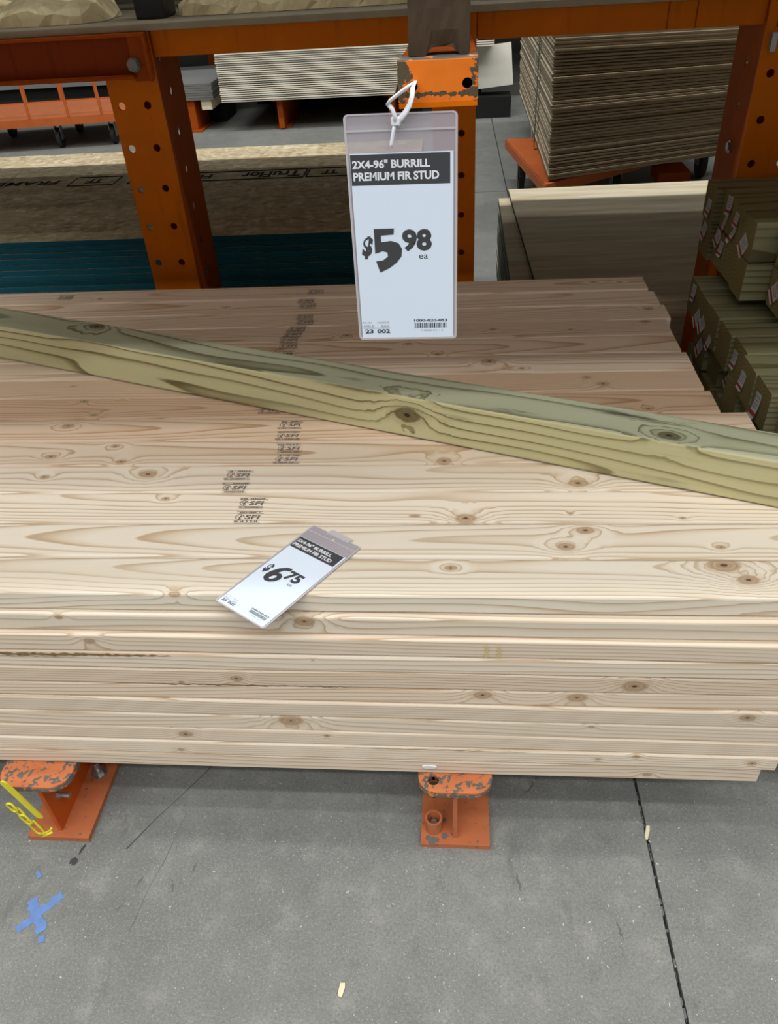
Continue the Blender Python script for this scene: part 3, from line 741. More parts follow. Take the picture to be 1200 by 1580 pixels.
# cantilever arm: closed box tapering to a capped end
arm = thing('cantilever_arm', 'orange steel arm end with scraped paint and two holes, holding the zip tie', 'rack arm', (-.018, -.058, 1.277))
bm = bmesh.new()
hw = .0362
sec = [((-hw, 0, 0), (hw, 0, 0), (hw, 0, .033), (-hw, 0, .033)), ((-hw, 1.377, -.13), (hw, 1.377, -.13), (hw, 1.377, -.055), (-hw, 1.377, -.055))]
A = [bm.verts.new((p[0], p[1] + .0042, p[2])) for p in sec[0]]; B = [bm.verts.new(p) for p in sec[1]]
for i in range(4):
    bm.faces.new((A[i], A[(i + 1) % 4], B[(i + 1) % 4], B[i]))
bm.faces.new(B); bm_obj('arm_body', bm, 'orange_dark', arm)
bm = bmesh.new()
plate(bm, rrect(-hw, hw, -.0002, .0335, .0025, 3), [circ(-.0225, .0135, .0044), circ(.0265, .0140, .0047)], .004, lambda u, v, w: (u, w, v)); bm_obj('end_plate', bm, 'orange_cap', arm)
bm = bmesh.new(); bbox(bm, -hw, hw, .0045, .030, .0312, .0342, .001); bm_obj('top_edge', bm, 'rubbed', arm)
bm = bmesh.new(); box(bm, -hw + .0005, hw - .0005, -.0012, .0035, -.0042, -.0004); bm_obj('lower_lip', bm, 'orange', arm)
# dunnage block on the arm
bm = bmesh.new(); bbox(bm, -.0445, .0105, -.0385, .05, 1.3115, 1.452, .003)
bmesh.ops.subdivide_edges(bm, edges=[e for e in bm.edges if e.calc_length() > .03], cuts=7, use_grid_fill=True)
rs = random.Random(8)
for v in bm.verts:
    v.co += Vector((rs.uniform(-1, 1), rs.uniform(-1.4, 1.0), 0)) * .0011
    if v.co.z < 1.317 and abs(v.co.x + .014) < .013 and v.co.y < .03: v.co.z += .006; v.co.y += .002
    elif v.co.z < 1.317: v.co.z = 1.3118
bl = bm_obj('dunnage_block', bm, 'old_wood'); tag(bl, 'dark weathered wood block standing on the orange arm', 'wood block')
# load carried above eye level
for i in range(4):
    bm = bar(3.8, .285, .145, .004, 4)
    o = bm_obj('beam_bundle', bm, ['fir', 'fir_end'], None, (.35, .10 + .1425 + i * .287, 1.4535 + .0735)); set_knots(o, []); o['tint'] = .4
    tag(o, 'wide lumber stored overhead above the fir studs, %s from the front' % nth(i + 1), 'lumber', 'overhead lumber on the rack arms')
# base beams
def base_beam(label, xc, yf, wt, wb, pipe):
    r = thing('floor_beam', label, 'floor beam', (xc, yf, 0)); yb = 1.55 - yf
    bm = bmesh.new(); box(bm, -wb / 2, wb / 2, 0, yb, .0005, .0125); bm_obj('bottom_flange', bm, 'orange_chip', r)
    bm = bmesh.new(); box(bm, -.004, .004, .014, yb, .0126, .168); bm_obj('web', bm, 'orange_red' if not pipe else 'orange_chip', r)
    holes = [circ(-.0385, .0245, .0100)] if pipe else []
    bm = bmesh.new(); plate(bm, rrect(-wt / 2, wt / 2, 0, yb, .033, 6, (0, 0, 1, 1)), holes, .0135, lambda u, v, w: (u, v, .1685 + w - .0003)); o = bm_obj('top_flange', bm, 'orange_worn', r)
    bm = bmesh.new(); ol = rrect(-wt / 2 - .0006, wt / 2 + .0006, -.0006, yb - .2, .0336, 6, (0, 0, 1, 1))
    plate(bm, ol, [circ(-.0385, .0245, .0100)] if pipe else [], .0095, lambda u, v, w: (u, v, .1683 + w)); bm_obj('flange_rim', bm, 'rubbed', r)
    return r
b1 = base_beam('orange rack base under the middle of the pile, with a pipe stub', -.0065, -.057, .131, .130, True)
bm = bmesh.new(); plate(bm, circ(0, 0, .0165, 20), [circ(0, 0, .0125, 20)], .034, lambda u, v, w: (u - .041, v + .034, .0126 + w)); bm_obj('pipe_stub', bm, 'orange_chip', b1, smooth=False)
bm = bmesh.new(); cyl(bm, (-.041, .034, .0126), (-.041, .034, .032), .0065, n=8); bm_obj('anchor_bolt', bm, 'steel', b1)
bm = bmesh.new(); cyl(bm, (-.0385, .0245, .14), (-.0385, .0245, .166), .0088, n=12); bm_obj('anchor_bolt', bm, 'old_wood', b1)
bm = bmesh.new(); random.seed(2); zz = .0127
for (u, v, s) in ((-.020, .018, .007), (-.044, .006, .009), (-.051, .012, .006), (-.036, .009, .006), (-.022, .050, .005)):
    plate(bm, [(u + s * math.cos(a) * random.uniform(.6, 1.2), v + s * math.sin(a) * random.uniform(.6, 1.2)) for a in [i * .6 for i in range(10)]], [], .0004, lambda a, b, c: (a, b, zz + c)); zz += .0003
bm_obj('weld_scar', bm, 'dull_steel', b1)
b0 = base_beam('orange rack base at the left, with floor anchor and yellow chain', -.783, -.071, .136, .124, False)
bm = bmesh.new(); cyl(bm, (.030, .146, .0126), (.030, .146, .0165), .016, n=18); cyl(bm, (.030, .146, .0165), (.030, .146, .028), .012, n=6); cyl(bm, (.030, .146, .028), (.030, .146, .050), .007, n=12); bm_obj('anchor_bolt', bm, 'steel', b0)
bm = bmesh.new(); cyl(bm, (.0045, .045, .088), (.030, .045, .088), .005, n=10); cyl(bm, (.0045, .045, .088), (.010, .045, .088), .0085, n=6); bm_obj('cross_bolt', bm, 'steel', b0)
bm = bmesh.new(); plate(bm, [(.0045, .013), (.058, .013), (.0045, .09)], [], .004, lambda u, v, w: (u, .30 + w, v)); bm_obj('gusset', bm, 'orange_red', b0)
# yellow chain
ch = thing('safety_chain', 'yellow plastic chain and strap hanging beside the left rack base', 'chain', (-.802, -.083, .05))
bm = bmesh.new()
plate(bm, rrect(-.0065, .0065, 0, .115, .006, 4), [], .003, lambda u, v, w: (u + .024 - .09 * (v / .115) * .38, w - .006, .058 + v)); bm_obj('yellow_strap', bm, 'yellow', ch)
def chain_link(cx, cz, L, w, a, yy):
    pts = []
    for i in range(16):
        t = 2 * math.pi * i / 16; u = w * math.cos(t); v = (L / 2 - w) * (1 if math.sin(t) > 0 else -1) + w * math.sin(t)
        pts.append((cx + u * math.cos(a) - v * math.sin(a), yy, cz + u * math.sin(a) + v * math.cos(a)))
    bm = bmesh.new(); tube(bm, pts, .0022, 6, True); return bm_obj('chain_link', bm, 'yellow', ch, smooth=True)
chain_link(-.006, .085, .026, .0055, .25, -.010); chain_link(.001, .066, .030, .006, .3, -.013); chain_link(.008, .036, .046, .0085, .22, -.010); chain_link(-.012, .104, .026, .0055, .25, -.013)
bm = bmesh.new(); tube(bm, [(.012, -.012, .014), (.022, -.013, .020), (.038, -.013, .032), (.042, -.013, .040)], .0022, 6); tube(bm, [(.016, -.016, .012), (.030, -.016, .022), (.042, -.016, .030)], .0022, 6); bm_obj('chain_hook', bm, 'yellow', ch, smooth=True)
# beams between columns
lb = thing('spacer_beam', 'dark red channel beam bolted to the left column, top left', 'beam', (-1.9, 1.30, 1.17))
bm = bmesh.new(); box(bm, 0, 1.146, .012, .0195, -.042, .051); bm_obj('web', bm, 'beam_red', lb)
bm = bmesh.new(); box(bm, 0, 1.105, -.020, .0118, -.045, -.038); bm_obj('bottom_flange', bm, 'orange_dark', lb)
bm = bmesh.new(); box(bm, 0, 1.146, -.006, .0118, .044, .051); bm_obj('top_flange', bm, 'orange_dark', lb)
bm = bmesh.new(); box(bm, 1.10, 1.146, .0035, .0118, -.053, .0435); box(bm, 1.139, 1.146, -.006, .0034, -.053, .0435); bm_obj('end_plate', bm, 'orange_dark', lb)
bm = bmesh.new(); cyl(bm, (1.106, .0034, -.016), (1.106, -.004, -.016), .0165, n=18); cyl(bm, (1.106, -.004, -.016), (1.106, -.014, -.016), .0145, n=6); bm_obj('bolt_head', bm, 'dull_steel', lb)
def rear_beam(x0, x1, label):
    r = thing('shelf_beam', label, 'beam', (x0, 1.335, 1.1635))
    L = x1 - x0
    bm = bmesh.new(); bbox(bm, 0, L, 0, .05, 0, .058, .003); bm_obj('beam_body', bm, 'orange', r)
    return r
rb = rear_beam(-.7505, -.0645, 'orange shelf beam between the left column and the arm')
rc = rear_beam(.0455, .7095, 'orange shelf beam between the arm and the right column')
for xx in (.44, .505): 
    bm = bmesh.new(); box(bm, xx, xx + .003, -.0012, -.0001, .001, .057); bm_obj('seam_band', bm, 'orange_dark', rc)
# deck of the shelf
dk = thing('shelf_deck', 'grey-brown board deck lying on the orange beams', 'shelf', (0, 1.31, 1.222))
for i in range(3):
    bm = bmesh.new(); bbox(bm, -2.4, 2.4, i * .471, i * .471 + .469, 0, .016, .002); bm_obj('deck_board', bm, 'deck', dk)
def crumple(x0, x1, y0, y1, h, label, sd):
    rs = random.Random(sd); bm = bmesh.new(); nx, ny = 40, 14; grid = []
    L = x1 - x0
    for i in range(nx + 1):
        row = []
        for j in range(ny + 1):
            t = math.pi * j / ny; e = min(1., min(i, nx - i) / 3.0) ** .5
            yy = (y0 + y1) / 2 - math.cos(t) * (y1 - y0) / 2 * (.55 + .45 * e); zz = math.sin(t) ** .7 * h * e * (1 + .25 * math.sin(i * .8 + sd)) + rs.uniform(0, .012) * (0 < j < ny)
            row.append(bm.verts.new((x0 + L * i / nx + rs.uniform(-.006, .006), yy + rs.uniform(-.004, .004), 1.2390 + max(0, zz))))
        grid.append(row)
    for i in range(nx):
        for j in range(ny): bm.faces.new((grid[i][j], grid[i + 1][j], grid[i + 1][j + 1], grid[i][j + 1]))
    for i in range(nx): bm.faces.new((grid[i][0], grid[i][ny], grid[i + 1][ny], grid[i + 1][0]))
    bm.faces.new(grid[0]); bm.faces.new(grid[nx][::-1])
    o = bm_obj('wrapped_bundle', bm, 'wrap'); tag(o, label, 'bundle'); return o
crumple(-1.75, -.895, 1.375, 1.62, .055, 'crumpled cream wrapped bundle on the shelf deck, top left corner', 1)
crumple(-.715, -.10, 1.42, 1.62, .04, 'crumpled cream wrapped bundle on the shelf deck, left of the arm', 4)
bm = bmesh.new(); bbox(bm, -.80, -.725, 1.40, 1.5, 1.2390, 1.30, .004)
o = bm_obj('dark_carton', bm, 'rubber'); tag(o, 'small dark block between the two cream bundles on the shelf deck', 'block')

# ------------------------------------------------------------------ subfloor sheets (teal edges)
th = .0176
def sheet_mesh(name, L, D, t, mats, faces=(0, 0, 1, 1, 1, 1), bev=True):
    bm = bmesh.new(); fs = box(bm, -L / 2, L / 2, 0, D, 0, t)
    for f, mi in zip(fs, faces): f.material_index = mi
    if bev: bmesh.ops.bevel(bm, geom=bm.edges[:], offset=.0012, segments=1, affect='EDGES')
    for f in bm.faces:
        f.normal_update()
        if bev and f.material_index == 0 and abs(f.normal.z) < .93: f.material_index = 1
    me = bpy.data.meshes.new(name); bmesh.ops.recalc_face_normals(bm, faces=bm.faces[:]); bm.to_mesh(me); bm.free()
    for m in mats: me.materials.append(M[m])
    return me
sm = sheet_mesh('subfloor_sheet', 2.44, 1.235, th, ['osb', 'teal']); random.seed(11)
n = 31
for i in range(n):
    z = .620 - (i + 1) * .0190
    if z < .03: break
    o = bpy.data.objects.new('subfloor_sheet', sm); C.objects.link(o)
    o.location = (-1.37 + random.uniform(-.004, .004), 1.652 + (random.uniform(0, .0012) if i else 0), z)
    if i == 0:
        tag(o, 'top strand-board subfloor sheet with stamped boxes, bright rear strip', 'board', 'blue-green edged subfloor sheets')
        ob = o
    else: tag(o, 'blue-green edged subfloor sheet, %s from the top behind the fir studs' % nth(i + 1), 'board', 'blue-green edged subfloor sheets')
lowest = .620 - 31 * .0190
for x in (-2.2, -1.4, -.5):
    bm = bmesh.new(); box(bm, x - .04, x + .04, 1.72, 2.8, .0005, lowest - .0005)
    o = bm_obj('skid', bm, 'old_wood'); tag(o, 'wood skid under the blue-green edged sheets, %s from the left' % nth({-2.2: 1, -1.4: 2, -.5: 3}[x]), 'skid', 'skids under the subfloor sheets')
# print on the top sheet: boxes with lettering, upside down to the aisle
bm = bmesh.new()
yl = 2.395 - 1.652; sl = .06
def box_outline(x0, x1):
    h = .062
    for a, b in (((x0, yl - h), (x1, yl - h)), ((x0 + .0, yl + h), (x1 + .0, yl + h)), ((x0, yl - h), (x0, yl + h)), ((x1, yl - h), (x1, yl + h))): strip(bm, [a, b], .007 if a[0] == b[0] else .016, th + .0008)
def put_text(s, x0, x1, hh=.042):
    b = text_bm(s, -(x1 - x0) / 2, (x1 - x0) / 2, -hh, hh, th + .0008, .03)
    bmesh.ops.rotate(b, verts=b.verts[:], cent=(0, 0, 0), matrix=Matrix.Rotation(math.pi, 3, 'Z'))
    bmesh.ops.translate(b, verts=b.verts[:], vec=((x0 + x1) / 2, yl, 0))
    me = bpy.data.meshes.new('t'); b.to_mesh(me); b.free(); bm.from_mesh(me); bpy.data.meshes.remove(me)
X0 = 1.37
for (a, b) in ((-1.56, -1.37), (-1.31, -.60), (-.59, -.42), (-.36, -.23)): box_outline(a + X0, b + X0)
put_text('TruFlor', -.86 + X0, -.62 + X0); put_text('FRAMER', -1.27 + X0, -.98 + X0, .03)
put_text('TF', -.535 + X0, -.47 + X0, .03); put_text('TF', -1.50 + X0, -1.43 + X0, .03); put_text('ER', -.33 + X0, -.25 + X0, .03)
put_text('FRAMER', -1.95 + X0, -1.62 + X0, .03)
bm_obj('printed_boxes', bm, 'osb_ink', ob)

# ------------------------------------------------------------------ plywood stack at right, low
pm = sheet_mesh('plywood_sheet', 2.44, 1.30, .0178, ['ply_face', 'ply_edge', 'green'], (0, 0, 1, 1, 2, 1))
pm2 = sheet_mesh('plywood_sheet', 2.44, 1.225, .0178, ['ply_face', 'ply_edge', 'green'], (0, 0, 1, 1, 2, 1))
pl = bpy.data.objects.new('plywood_sheet', pm); C.objects.link(pl); pl.rotation_euler = (0, 0, math.radians(1.75)); pl.location = (.2625 + 1.22, 1.522 + .037, .4105 - .0178)
tag(pl, 'uppermost plywood sheet low at right, shifted right of those below', 'plywood', 'plywood sheets in the low stack at right')
random.seed(12)
for i in range(20):
    z = .4105 - .0182 * (i + 2)
    if z < .03: break
    o = bpy.data.objects.new('plywood_sheet', pm2); C.objects.link(o); o.location = (.1785 + 1.22 + random.uniform(-.002, .002), 1.532 + random.uniform(-.003, .003), z)
    tag(o, 'green-ended plywood sheet just left of and below the uppermost low sheet' if i == 0 else 'green-ended plywood sheet, %s from the top of the low stack at right' % nth(i + 2), 'plywood', 'plywood sheets in the low stack at right')
zlow = .4105 - .0182 * 20
for x in (.4, 1.4, 2.4):
    bm = bmesh.new(); box(bm, x - .04, x + .04, 1.6, 2.7, .0005, zlow - .0005); o = bm_obj('skid', bm, 'old_wood'); tag(o, 'wood skid under the low plywood stack, %s from the left' % nth({.4: 1, 1.4: 2, 2.4: 3}[x]), 'skid', 'skids under the low plywood')

# ------------------------------------------------------------------ green 4x4 posts at right, with stapled tags
PS = .0889
def post_mesh(L):
    bm = bar(L, PS - .002, PS - .002, .003, 4); me = bpy.data.meshes.new('treated_post'); bmesh.ops.recalc_face_normals(bm, faces=bm.faces[:]); bm.to_mesh(me); bm.free()
    for m in ('post_side', 'post_end'): me.materials.append(M[m])
    return me
PL = 1.9; pmesh = post_mesh(PL)
def staple_tag(o, y, z, rz, L=.034, w=.022, curl=.006):
    """paper end tag: white with a red bar and grey print, curling off the end grain"""
    p = thing('t', '', ''); 
    for kx in ('label', 'category'): del p[kx]
    bpy.data.objects.remove(p)
    ca, sa = math.cos(rz), math.sin(rz); n = 5; L *= 1.2; w *= 1.5
    def f(u, v, lift=0.): 
        yy = u * ca - v * sa; zz = u * sa + v * ca
        return (-PL / 2 - .0008 - curl * max(0., (-v / L + .5)) ** 2 - lift, y - yy, z + zz)
    bm = bmesh.new()
    for i in range(n):
        v0, v1 = -L / 2 + L * i / n, -L / 2 + L * (i + 1) / n
        bm.faces.new([bm.verts.new(f(*q)) for q in ((-w / 2, v0), (w / 2, v0), (w / 2, v1), (-w / 2, v1))])
    bmesh.ops.remove_doubles(bm, verts=bm.verts[:], dist=1e-5); t = bm_obj('end_tag', bm, 'tagwhite', o)
    bm = bmesh.new(); bm.faces.new([bm.verts.new(f(*q, .0006)) for q in ((-w / 2, -L * .36), (w / 2, -L * .36), (w / 2, -L * .22), (-w / 2, -L * .22))]); bm_obj('red_bar', bm, 'tagred', t)
    bm = bmesh.new()
    for k, vv in enumerate((.30, .16, .02, -.10)):
        bm.faces.new([bm.verts.new(f(*q, .0006)) for q in ((-w * .38, L * vv), (w * (.38 - .1 * (k % 2)), L * vv), (w * (.38 - .1 * (k % 2)), L * (vv + .06)), (-w * .38, L * (vv + .06)))])
    bm_obj('tag_print', bm, 'grey_ink', t)
def post(x, y, z, label, tags=(), grp='green treated posts at right', roll=0):
    o = bpy.data.objects.new('treated_post', pmesh); C.objects.link(o); o.location = (x + PL / 2, y, z); o.rotation_euler = (roll, 0, 0)
    tag(o, label, 'post', grp)
    for tg in tags: staple_tag(o, *tg)
    return o
D = math.radians
# lower stack: rows of posts running back from the aisle, top of the upper row about .63
yl0 = 1.165
low = [(.600, .002, 'rearmost post of the lower green pile, one tag low on its end', [(0.0, .015, D(10))]),
       (.5995, 0, 'second post from the back of the lower green pile, two tags side by side', [(.022, -.022, D(-35), .034, .022), (-.022, -.020, D(-35), .034, .022)]),
       (.600, .002, 'third post from the back of the lower green pile, small folded tag', [(-.005, -.035, D(-10), .028, .016)]),
       (.604, -.001, 'middle post of the lower green pile, sawn edge pale, no tag in view', []),
       (.612, .001, 'post before the middle of the lower green pile, tag high on its end', [(.02, -.002, D(5), .034, .02)]),
       (.604, 0, 'second post from the front of the lower green pile, tag near its left edge', [(.018, -.005, D(0), .034, .02)]),
       (.607, .001, 'front post of the lower green pile, long curled tag', [(.01, -.01, D(8), .044, .02, .012)]),
       ]
for i, (x, dz, lab, tg) in enumerate(low): post(x, yl0 - .0445 - i * .0897, .6005 + dz - .012, lab, tg)
post(.63, yl0 - .0445 - 7 * .0897, .588, 'post of the lower green pile beside the slanting timber end', [])
for i in range(8, 12): post(.632 + .006 * (i % 2), yl0 - .0445 - i * .0897, .5875, 'lower green pile post, %s from its back, right of the frame' % nth(i + 1), [])
for j in range(1, 7):
    for i in range(12):
        x = .612 + .012 * ((i * 7 + j * 5) % 3)
        tg = [(.0, .0, D(-25), .036, .022)] if (i * 3 + j) % 2 == 0 and j < 3 else []
        zz = .587 - j * .0897
        if zz < .05: continue
        post(x, yl0 - .0445 - i * .0897, zz, 'shaded green post of the lower pile, %s row down, %s from the back' % (nth(j + 1), nth(i + 1)), tg, 'shaded lower green posts')
for x in (.9, 2.2):
    bm = bmesh.new(); box(bm, x - .04, x + .04, .35, 1.16, .6352, .659); o = bm_obj('spacer_strip', bm, 'old_wood'); tag(o, 'thin wood spacer between the two green post piles, ' + ('left one' if x < 1 else 'right one'), 'spacer', 'spacers between the green piles')
# upper stack
yu0 = 1.285; zu = .660
up = [(.632, 0, 1, 'rear post on top of the upper green pile, sticking out left, one tag', [(-.005, -.012, D(0))]),
      (.651, 1, 1, 'second top post of the upper green pile, set back, long ribbon tag', [(-.012, .02, D(8), .036, .026), (-.0, -.028, D(-18), .045, .012)]),
      (.648, 2, 1, 'third top post of the upper green pile, tag folded into a silver strip', [(.0, .01, D(0), .026, .02), (.0, -.022, D(-8), .032, .012, .014)]),
      (.648, 3, 1, 'front post on top of the upper green pile, tag at its lower left', [(.01, -.022, D(-30), .036, .026)]),
      (.636, 0, 0, 'rear post in the bottom row of the upper green pile, tag at its centre', [(.01, .015, D(-15))]),
      (.648, 1, 0, 'second bottom post of the upper green pile, two overlapping tags', [(.02, .022, D(-18), .03, .024), (-.02, .008, D(5), .03, .02)]),
      (.650, 2, 0, 'third bottom post of the upper green pile, plain end', []),
      (.645, 3, 0, 'front post in the bottom row of the upper green pile, pale right edge', [])]
for x, i, r, lab, tg in up: post(x, yu0 - .0445 - i * .0897, zu + .0447 + r * .0897, lab, tg)
for k, (y, z) in enumerate(((.872, .7045), (.872, .794))):
    post(.70, y - .0012, z, 'green post set back at the front of the upper pile, ' + ('top row' if k else 'bottom row'), [(.0, .0, D(-40), .04, .025)] if k == 0 else [])

# ------------------------------------------------------------------ strapped plywood on an orange cart, right rear
ns = 44; fms = [sheet_mesh('fir_plywood_sheet', 1.22, 2.42, q, ['ply_face', 'rough_edge', 'ply_end'], (0, 0, 1, 1, 2, 1)) for q in (.0112, .0100, .0085)]; random.seed(31)
for i in range(ns):
    f = i / (ns - 1)
    zl = .262 + f * .645 + .0; zr = .352 + f * .552
    slope = math.atan2((zr - zl) * .98, .85)
    fm = random.choice(fms); o = bpy.data.objects.new('plywood_sheet', fm); C.objects.link(o)
    dx = random.uniform(-.004, .004); dy = random.choice((0, .002, .004, .006, .012)) + random.uniform(-.002, .002)
    zc = zl + .61 * math.tan(slope)
    o.location = (.468 + .61 + dx - .012 * f, 3.5 + dy, zc); o.rotation_euler = (0, -slope, 0)
    tag(o, 'rough plywood sheet, %s from the bottom of the strapped stack on the cart' % nth(i + 1), 'plywood', 'rough plywood sheets strapped on the cart')
bm = bmesh.new()
box(bm, .449, .4515, 4.2, 4.232, .262, .925); box(bm, .4515, 1.7, 4.2, 4.232, .9275, .929)
o = bm_obj('strap', bm, 'green_strap'); tag(o, 'dark green strap around the end of the strapped plywood stack', 'strap')
bm = bmesh.new(); box(bm, .4485, .4508, 4.42, 4.433, .262, .925)
o = bm_obj('strap', bm, 'tagwhite'); tag(o, 'pale strap beside the dark green one on the plywood stack end', 'strap')
def caster(parent, x, y, r, top):
    bm = bmesh.new(); cyl(bm, (x - .016, y, r), (x + .016, y, r), r, n=20); cyl(bm, (x - .018, y, r), (x + .018, y, r), r * .45, n=14); w = bm_obj('caster_wheel', bm, 'rubber', parent)
    bm = bmesh.new(); box(bm, x - .025, x - .021, y - r * .45, y + r * .45, r * .8, top); box(bm, x + .021, x + .025, y - r * .45, y + r * .45, r * .8, top); box(bm, x - .03, x + .03, y - .03, y + .03, top - .006, top); bm_obj('caster_fork', bm, 'steel', parent)
    bm = bmesh.new(); cyl(bm, (x - .027, y, r), (x + .027, y, r), .006, n=8); bm_obj('axle', bm, 'dull_steel', parent)
pc = thing('platform_cart', 'orange platform cart on black casters under the strapped plywood', 'cart', (.30, 3.46, 0), (0, 0, math.radians(0)))
bm = bmesh.new(); plate(bm, [(.155, 0), (1.4, 1.0), (1.4, 1.05), (.0, 1.05)], [], .006, lambda u, v, w: (u, v, .246 + w)); bm_obj('deck', bm, 'cart', pc)
bm = bmesh.new(); plate(bm, [(.150, -.005), (1.4, .99), (1.4, 1.055), (-.005, 1.055)], [[(.170, .06), (1.3, .97), (1.3, 1.04), (.03, 1.04)]], .048, lambda u, v, w: (u, v, .198 + w)); bm_obj('rim', bm, 'cart', pc)
for (x, y) in ((.085, .80), (.62, .60), (1.2, .98)): caster(pc, x, y, .093, .2455)
for x in (.62,): 
    bm = bmesh.new(); box(bm, x + .2, x + .37, .40, .62, .12, .182); bm_obj('foot_box', bm, 'orange_dark', pc)
    bm = bmesh.new(); box(bm, x + .27, x + .32, .44, .48, .02, .1195); bm_obj('foot_stem', bm, 'steel', pc)

# ------------------------------------------------------------------ far side of the rear aisle
fpm = {}
random.seed(17)
for i in range(25):
    z = .236 + i * .0150; f = i / 24
    xr = -.52 + .135 * f
    L = xr + 1.962
    me = sheet_mesh('pale_sheet', L, 1.2, .0080, ['ply_face', 'pale_edge'], bev=False)
    o = bpy.data.objects.new('pale_sheet', me); C.objects.link(o); o.location = (-1.962 + L / 2 + random.uniform(-.004, .004), 6.3 + random.uniform(-.006, .006), z)
    tag(o, 'pale plywood sheet, %s from the bottom of the stack across the rear aisle' % nth(i + 1), 'plywood', 'pale sheets across the rear aisle')
for x in (-1.49, -.55):
    r = thing('floor_beam', 'orange rack foot under the pale sheets, ' + ('left one' if x < -1 else 'nearer the arm'), 'floor beam', (x, 6.34, 0))
    bm = bmesh.new(); box(bm, -.065, .065, .1, 1.2, .0005, .012); bm_obj('bottom_flange', bm, 'orange_dark', r)
    bm = bmesh.new(); box(bm, -.022, .022, .02, 1.2, .0125, .222); bm_obj('web', bm, 'orange_dark', r)
    bm = bmesh.new(); box(bm, -.06, .06, .0, 1.2, .2225, .234); bm_obj('top_flange', bm, 'orange_dark', r)
for i in range(6):
    me = sheet_mesh('pale_sheet', .62, .9, .0078, ['ply_face', 'pale_edge'], bev=False); o = bpy.data.objects.new('pale_sheet', me); C.objects.link(o); o.location = (.288 - .31 + (.0 if i < 5 else -.05), 6.32, .545 + i * .0150)
    tag(o, 'pale sheet end just right of the orange arm, %s from the bottom' % nth(i + 1), 'plywood', 'pale sheet ends right of the arm')
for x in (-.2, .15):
    bm = bmesh.new(); box(bm, x - .05, x + .05, 6.72, 7.1, .0005, .544); o = bm_obj('dark_block', bm, 'black'); tag(o, 'dark support under the pale sheet ends, ' + ('left one' if x < 0 else 'right one'), 'support', 'supports under the pale sheet ends')
# white sheet standing behind the strapped plywood
bm = bmesh.new(); bbox(bm, 0, .778, 0, .02, 0, .305, .002)
wsht = bm_obj('white_panel', bm, 'white_face', None, (-.32, 6.5, .174), (math.radians(-8), 0, math.radians(1))); tag(wsht, 'white faced panel on edge between the arm and the strapped plywood', 'panel')
wsht.rotation_euler = (math.radians(-8), math.radians(-4.6), 0)
bm = bmesh.new(); box(bm, -.30, .44, 6.45, 6.68, .0005, .160)  # support widened into a black box, painting the shade under the panel
o = bm_obj('dark_block', bm, 'black'); tag(o, 'dark support box filling the shade under the white panel', 'support')
bm = bmesh.new(); box(bm, -1.95, -.45, 7.55, 7.75, .0005, .60)  # block added to stop light from behind and blacken the bay
o = bm_obj('dark_block', bm, 'black'); tag(o, 'black block added to darken the bay behind the pale sheets', 'support')
# grey boards left of the pale stack
for i in range(7):
    me = sheet_mesh('grey_sheet', .55, 1.0, .0165, ['grey_board', 'grey_edge'], bev=False); o = bpy.data.objects.new('grey_sheet', me); C.objects.link(o); o.location = (-2.06 - .275 + random.uniform(-.003, .003), 6.42, .245 + i * .0182)
    tag(o, 'grey board in the small stack left of the pale sheets, %s from the bottom' % nth(i + 1), 'board', 'grey boards across the rear aisle')
bm = bmesh.new(); bbox(bm, -2.18, -2.09, 6.44, 7.3, .165, .2442, .003); o = bm_obj('wood_bearer', bm, 'chip'); tag(o, 'pale wood bearer under the grey boards', 'bearer')
bm = bmesh.new(); box(bm, -2.33, -2.24, 6.44, 7.3, .0005, .244); box(bm, -2.36, -2.20, 6.40, 6.8, .0005, .012); o = bm_obj('floor_beam', bm, 'orange_dark'); tag(o, 'rust red rack foot under the grey boards', 'floor beam')
bm = bmesh.new(); box(bm, -2.2, -2.08, 6.8, 7.2, .0005, .164); o = bm_obj('dark_block', bm, 'black'); tag(o, 'dark support under the pale wood bearer', 'support')
# railed cart at far left
rc2 = thing('railed_cart', 'orange railed stock cart on casters, far left behind the beam', 'cart', (-4.2, 5.86, 0), (0, 0, math.radians(7)))
bm = bmesh.new(); box(bm, 0, 1.5, 0, .80, .226, .236); bm_obj('deck', bm, 'orange_chip', rc2)
bm = bmesh.new(); box(bm, -.01, 1.51, -.02, -.001, .185, .245); bm_obj('front_rail', bm, 'cart', rc2)
bm = bmesh.new(); box(bm, -.01, 1.51, .801, .82, .185, .245); bm_obj('back_rail', bm, 'cart', rc2)
for y in (-.011, .81):
    for x in (.10, .42, .735, 1.05, 1.32):
        bm = bmesh.new(); cyl(bm, (x + (0.03 if y > 0 else 0), y, .2455), (x + (.03 if y > 0 else 0), y, .70), .012, n=10); bm_obj('stanchion', bm, 'cart', rc2)
    bm = bmesh.new(); cyl(bm, (.05, y, .712), (1.4, y, .712), .012, n=10); bm_obj('hand_rail', bm, 'cart', rc2)
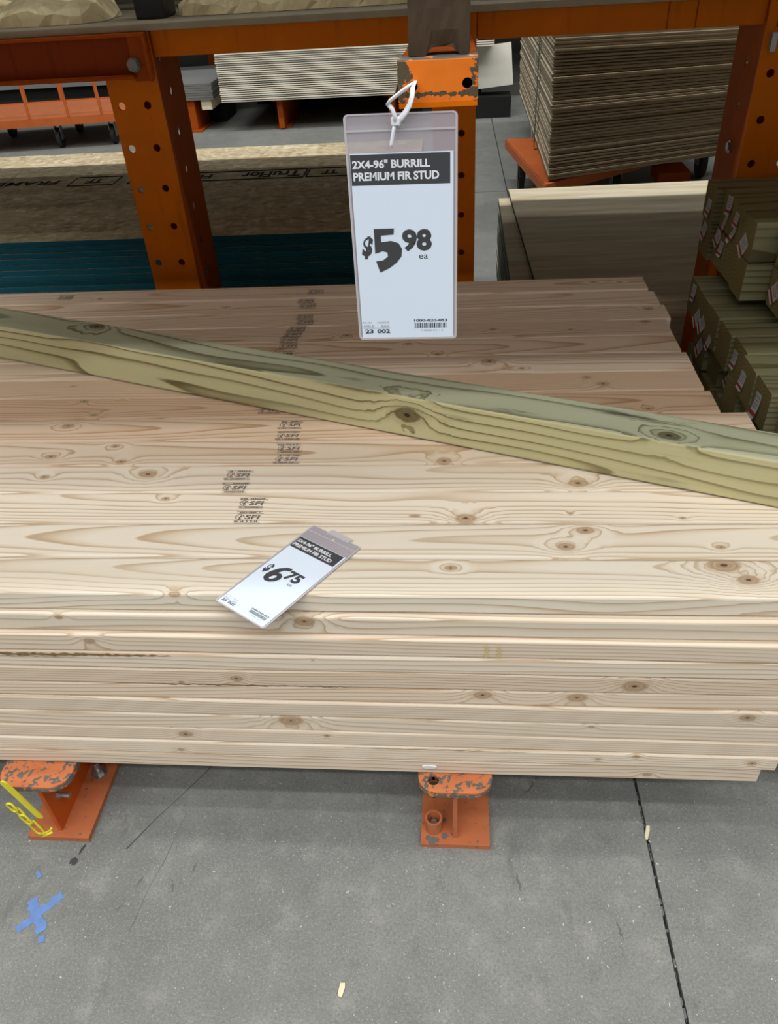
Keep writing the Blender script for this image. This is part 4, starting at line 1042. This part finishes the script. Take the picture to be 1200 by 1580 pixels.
for x in (.30, .90, 1.35):
    for y in (.10, .68): caster(rc2, x, y, .075, .1845)
    bm = bmesh.new(); box(bm, x - .07, x + .07, .04, .16, .1847, .2255); bm_obj('caster_block', bm, 'cart', rc2)
for i in range(4):
    me = sheet_mesh('grey_sheet', 1.6, 1.0, .0165, ['white_face', 'grey_board'], bev=False); o = bpy.data.objects.new('light_sheet', me); C.objects.link(o); o.location = (-3.75, 7.2, .285 + i * .0175)
    tag(o, 'light topped board behind the railed cart, %s from the bottom' % nth(i + 1), 'board', 'light boards behind the railed cart')
bm = bmesh.new(); box(bm, -4.4, -3.1, 7.25, 8.1, .0005, .284); o = bm_obj('dark_block', bm, 'black'); tag(o, 'dark base under the boards behind the railed cart', 'support')
# unseen overhead shelf added to the far rack to keep its bay dark
fr = thing('far_shade_shelf', 'unseen overhead shelf added to shade the rack across the rear aisle', 'shelf', (0, 6.5, 1.75))
bm = bmesh.new(); box(bm, -7, 7, 0, 2.9, 0, .05); bm_obj('deck_board', bm, 'deck', fr)
for x in (-6.5, -4.6, -2.75, 1.05, 3.5, 6.5):
    bm = bmesh.new(); box(bm, x - .05, x + .05, 2.6, 2.7, -1.7495, -.0005); bm_obj('upright', bm, 'orange_dark', fr)

# goods one shelf up on this rack (above eye level): they shade the boards stored behind the deck
us = thing('upper_shelf', 'upper rack shelf above the orange beams, loaded with boxed goods', 'shelf', (0, 1.34, 1.62))
bm = bmesh.new(); box(bm, -3.6, 3.6, 0, 1.38, 0, .06); bm_obj('deck_board', bm, 'deck', us)
for x in (-3.5, 3.5):
    for y in (.02, 1.30):
        bm = bmesh.new(); box(bm, x - .04, x + .04, y, y + .07, -1.6195, -.0005); bm_obj('upright', bm, 'orange_dark', us)
for i in range(6):
    bm = bmesh.new(); bbox(bm, -3.55 + i * 1.19, -2.40 + i * 1.19, 1.37, 2.68, 1.6805, 3.05, .01)
    o = bm_obj('storage_carton', bm, 'deck'); tag(o, 'large overhead carton on the upper shelf, %s from the left' % nth(i + 1), 'carton', 'overhead cartons')
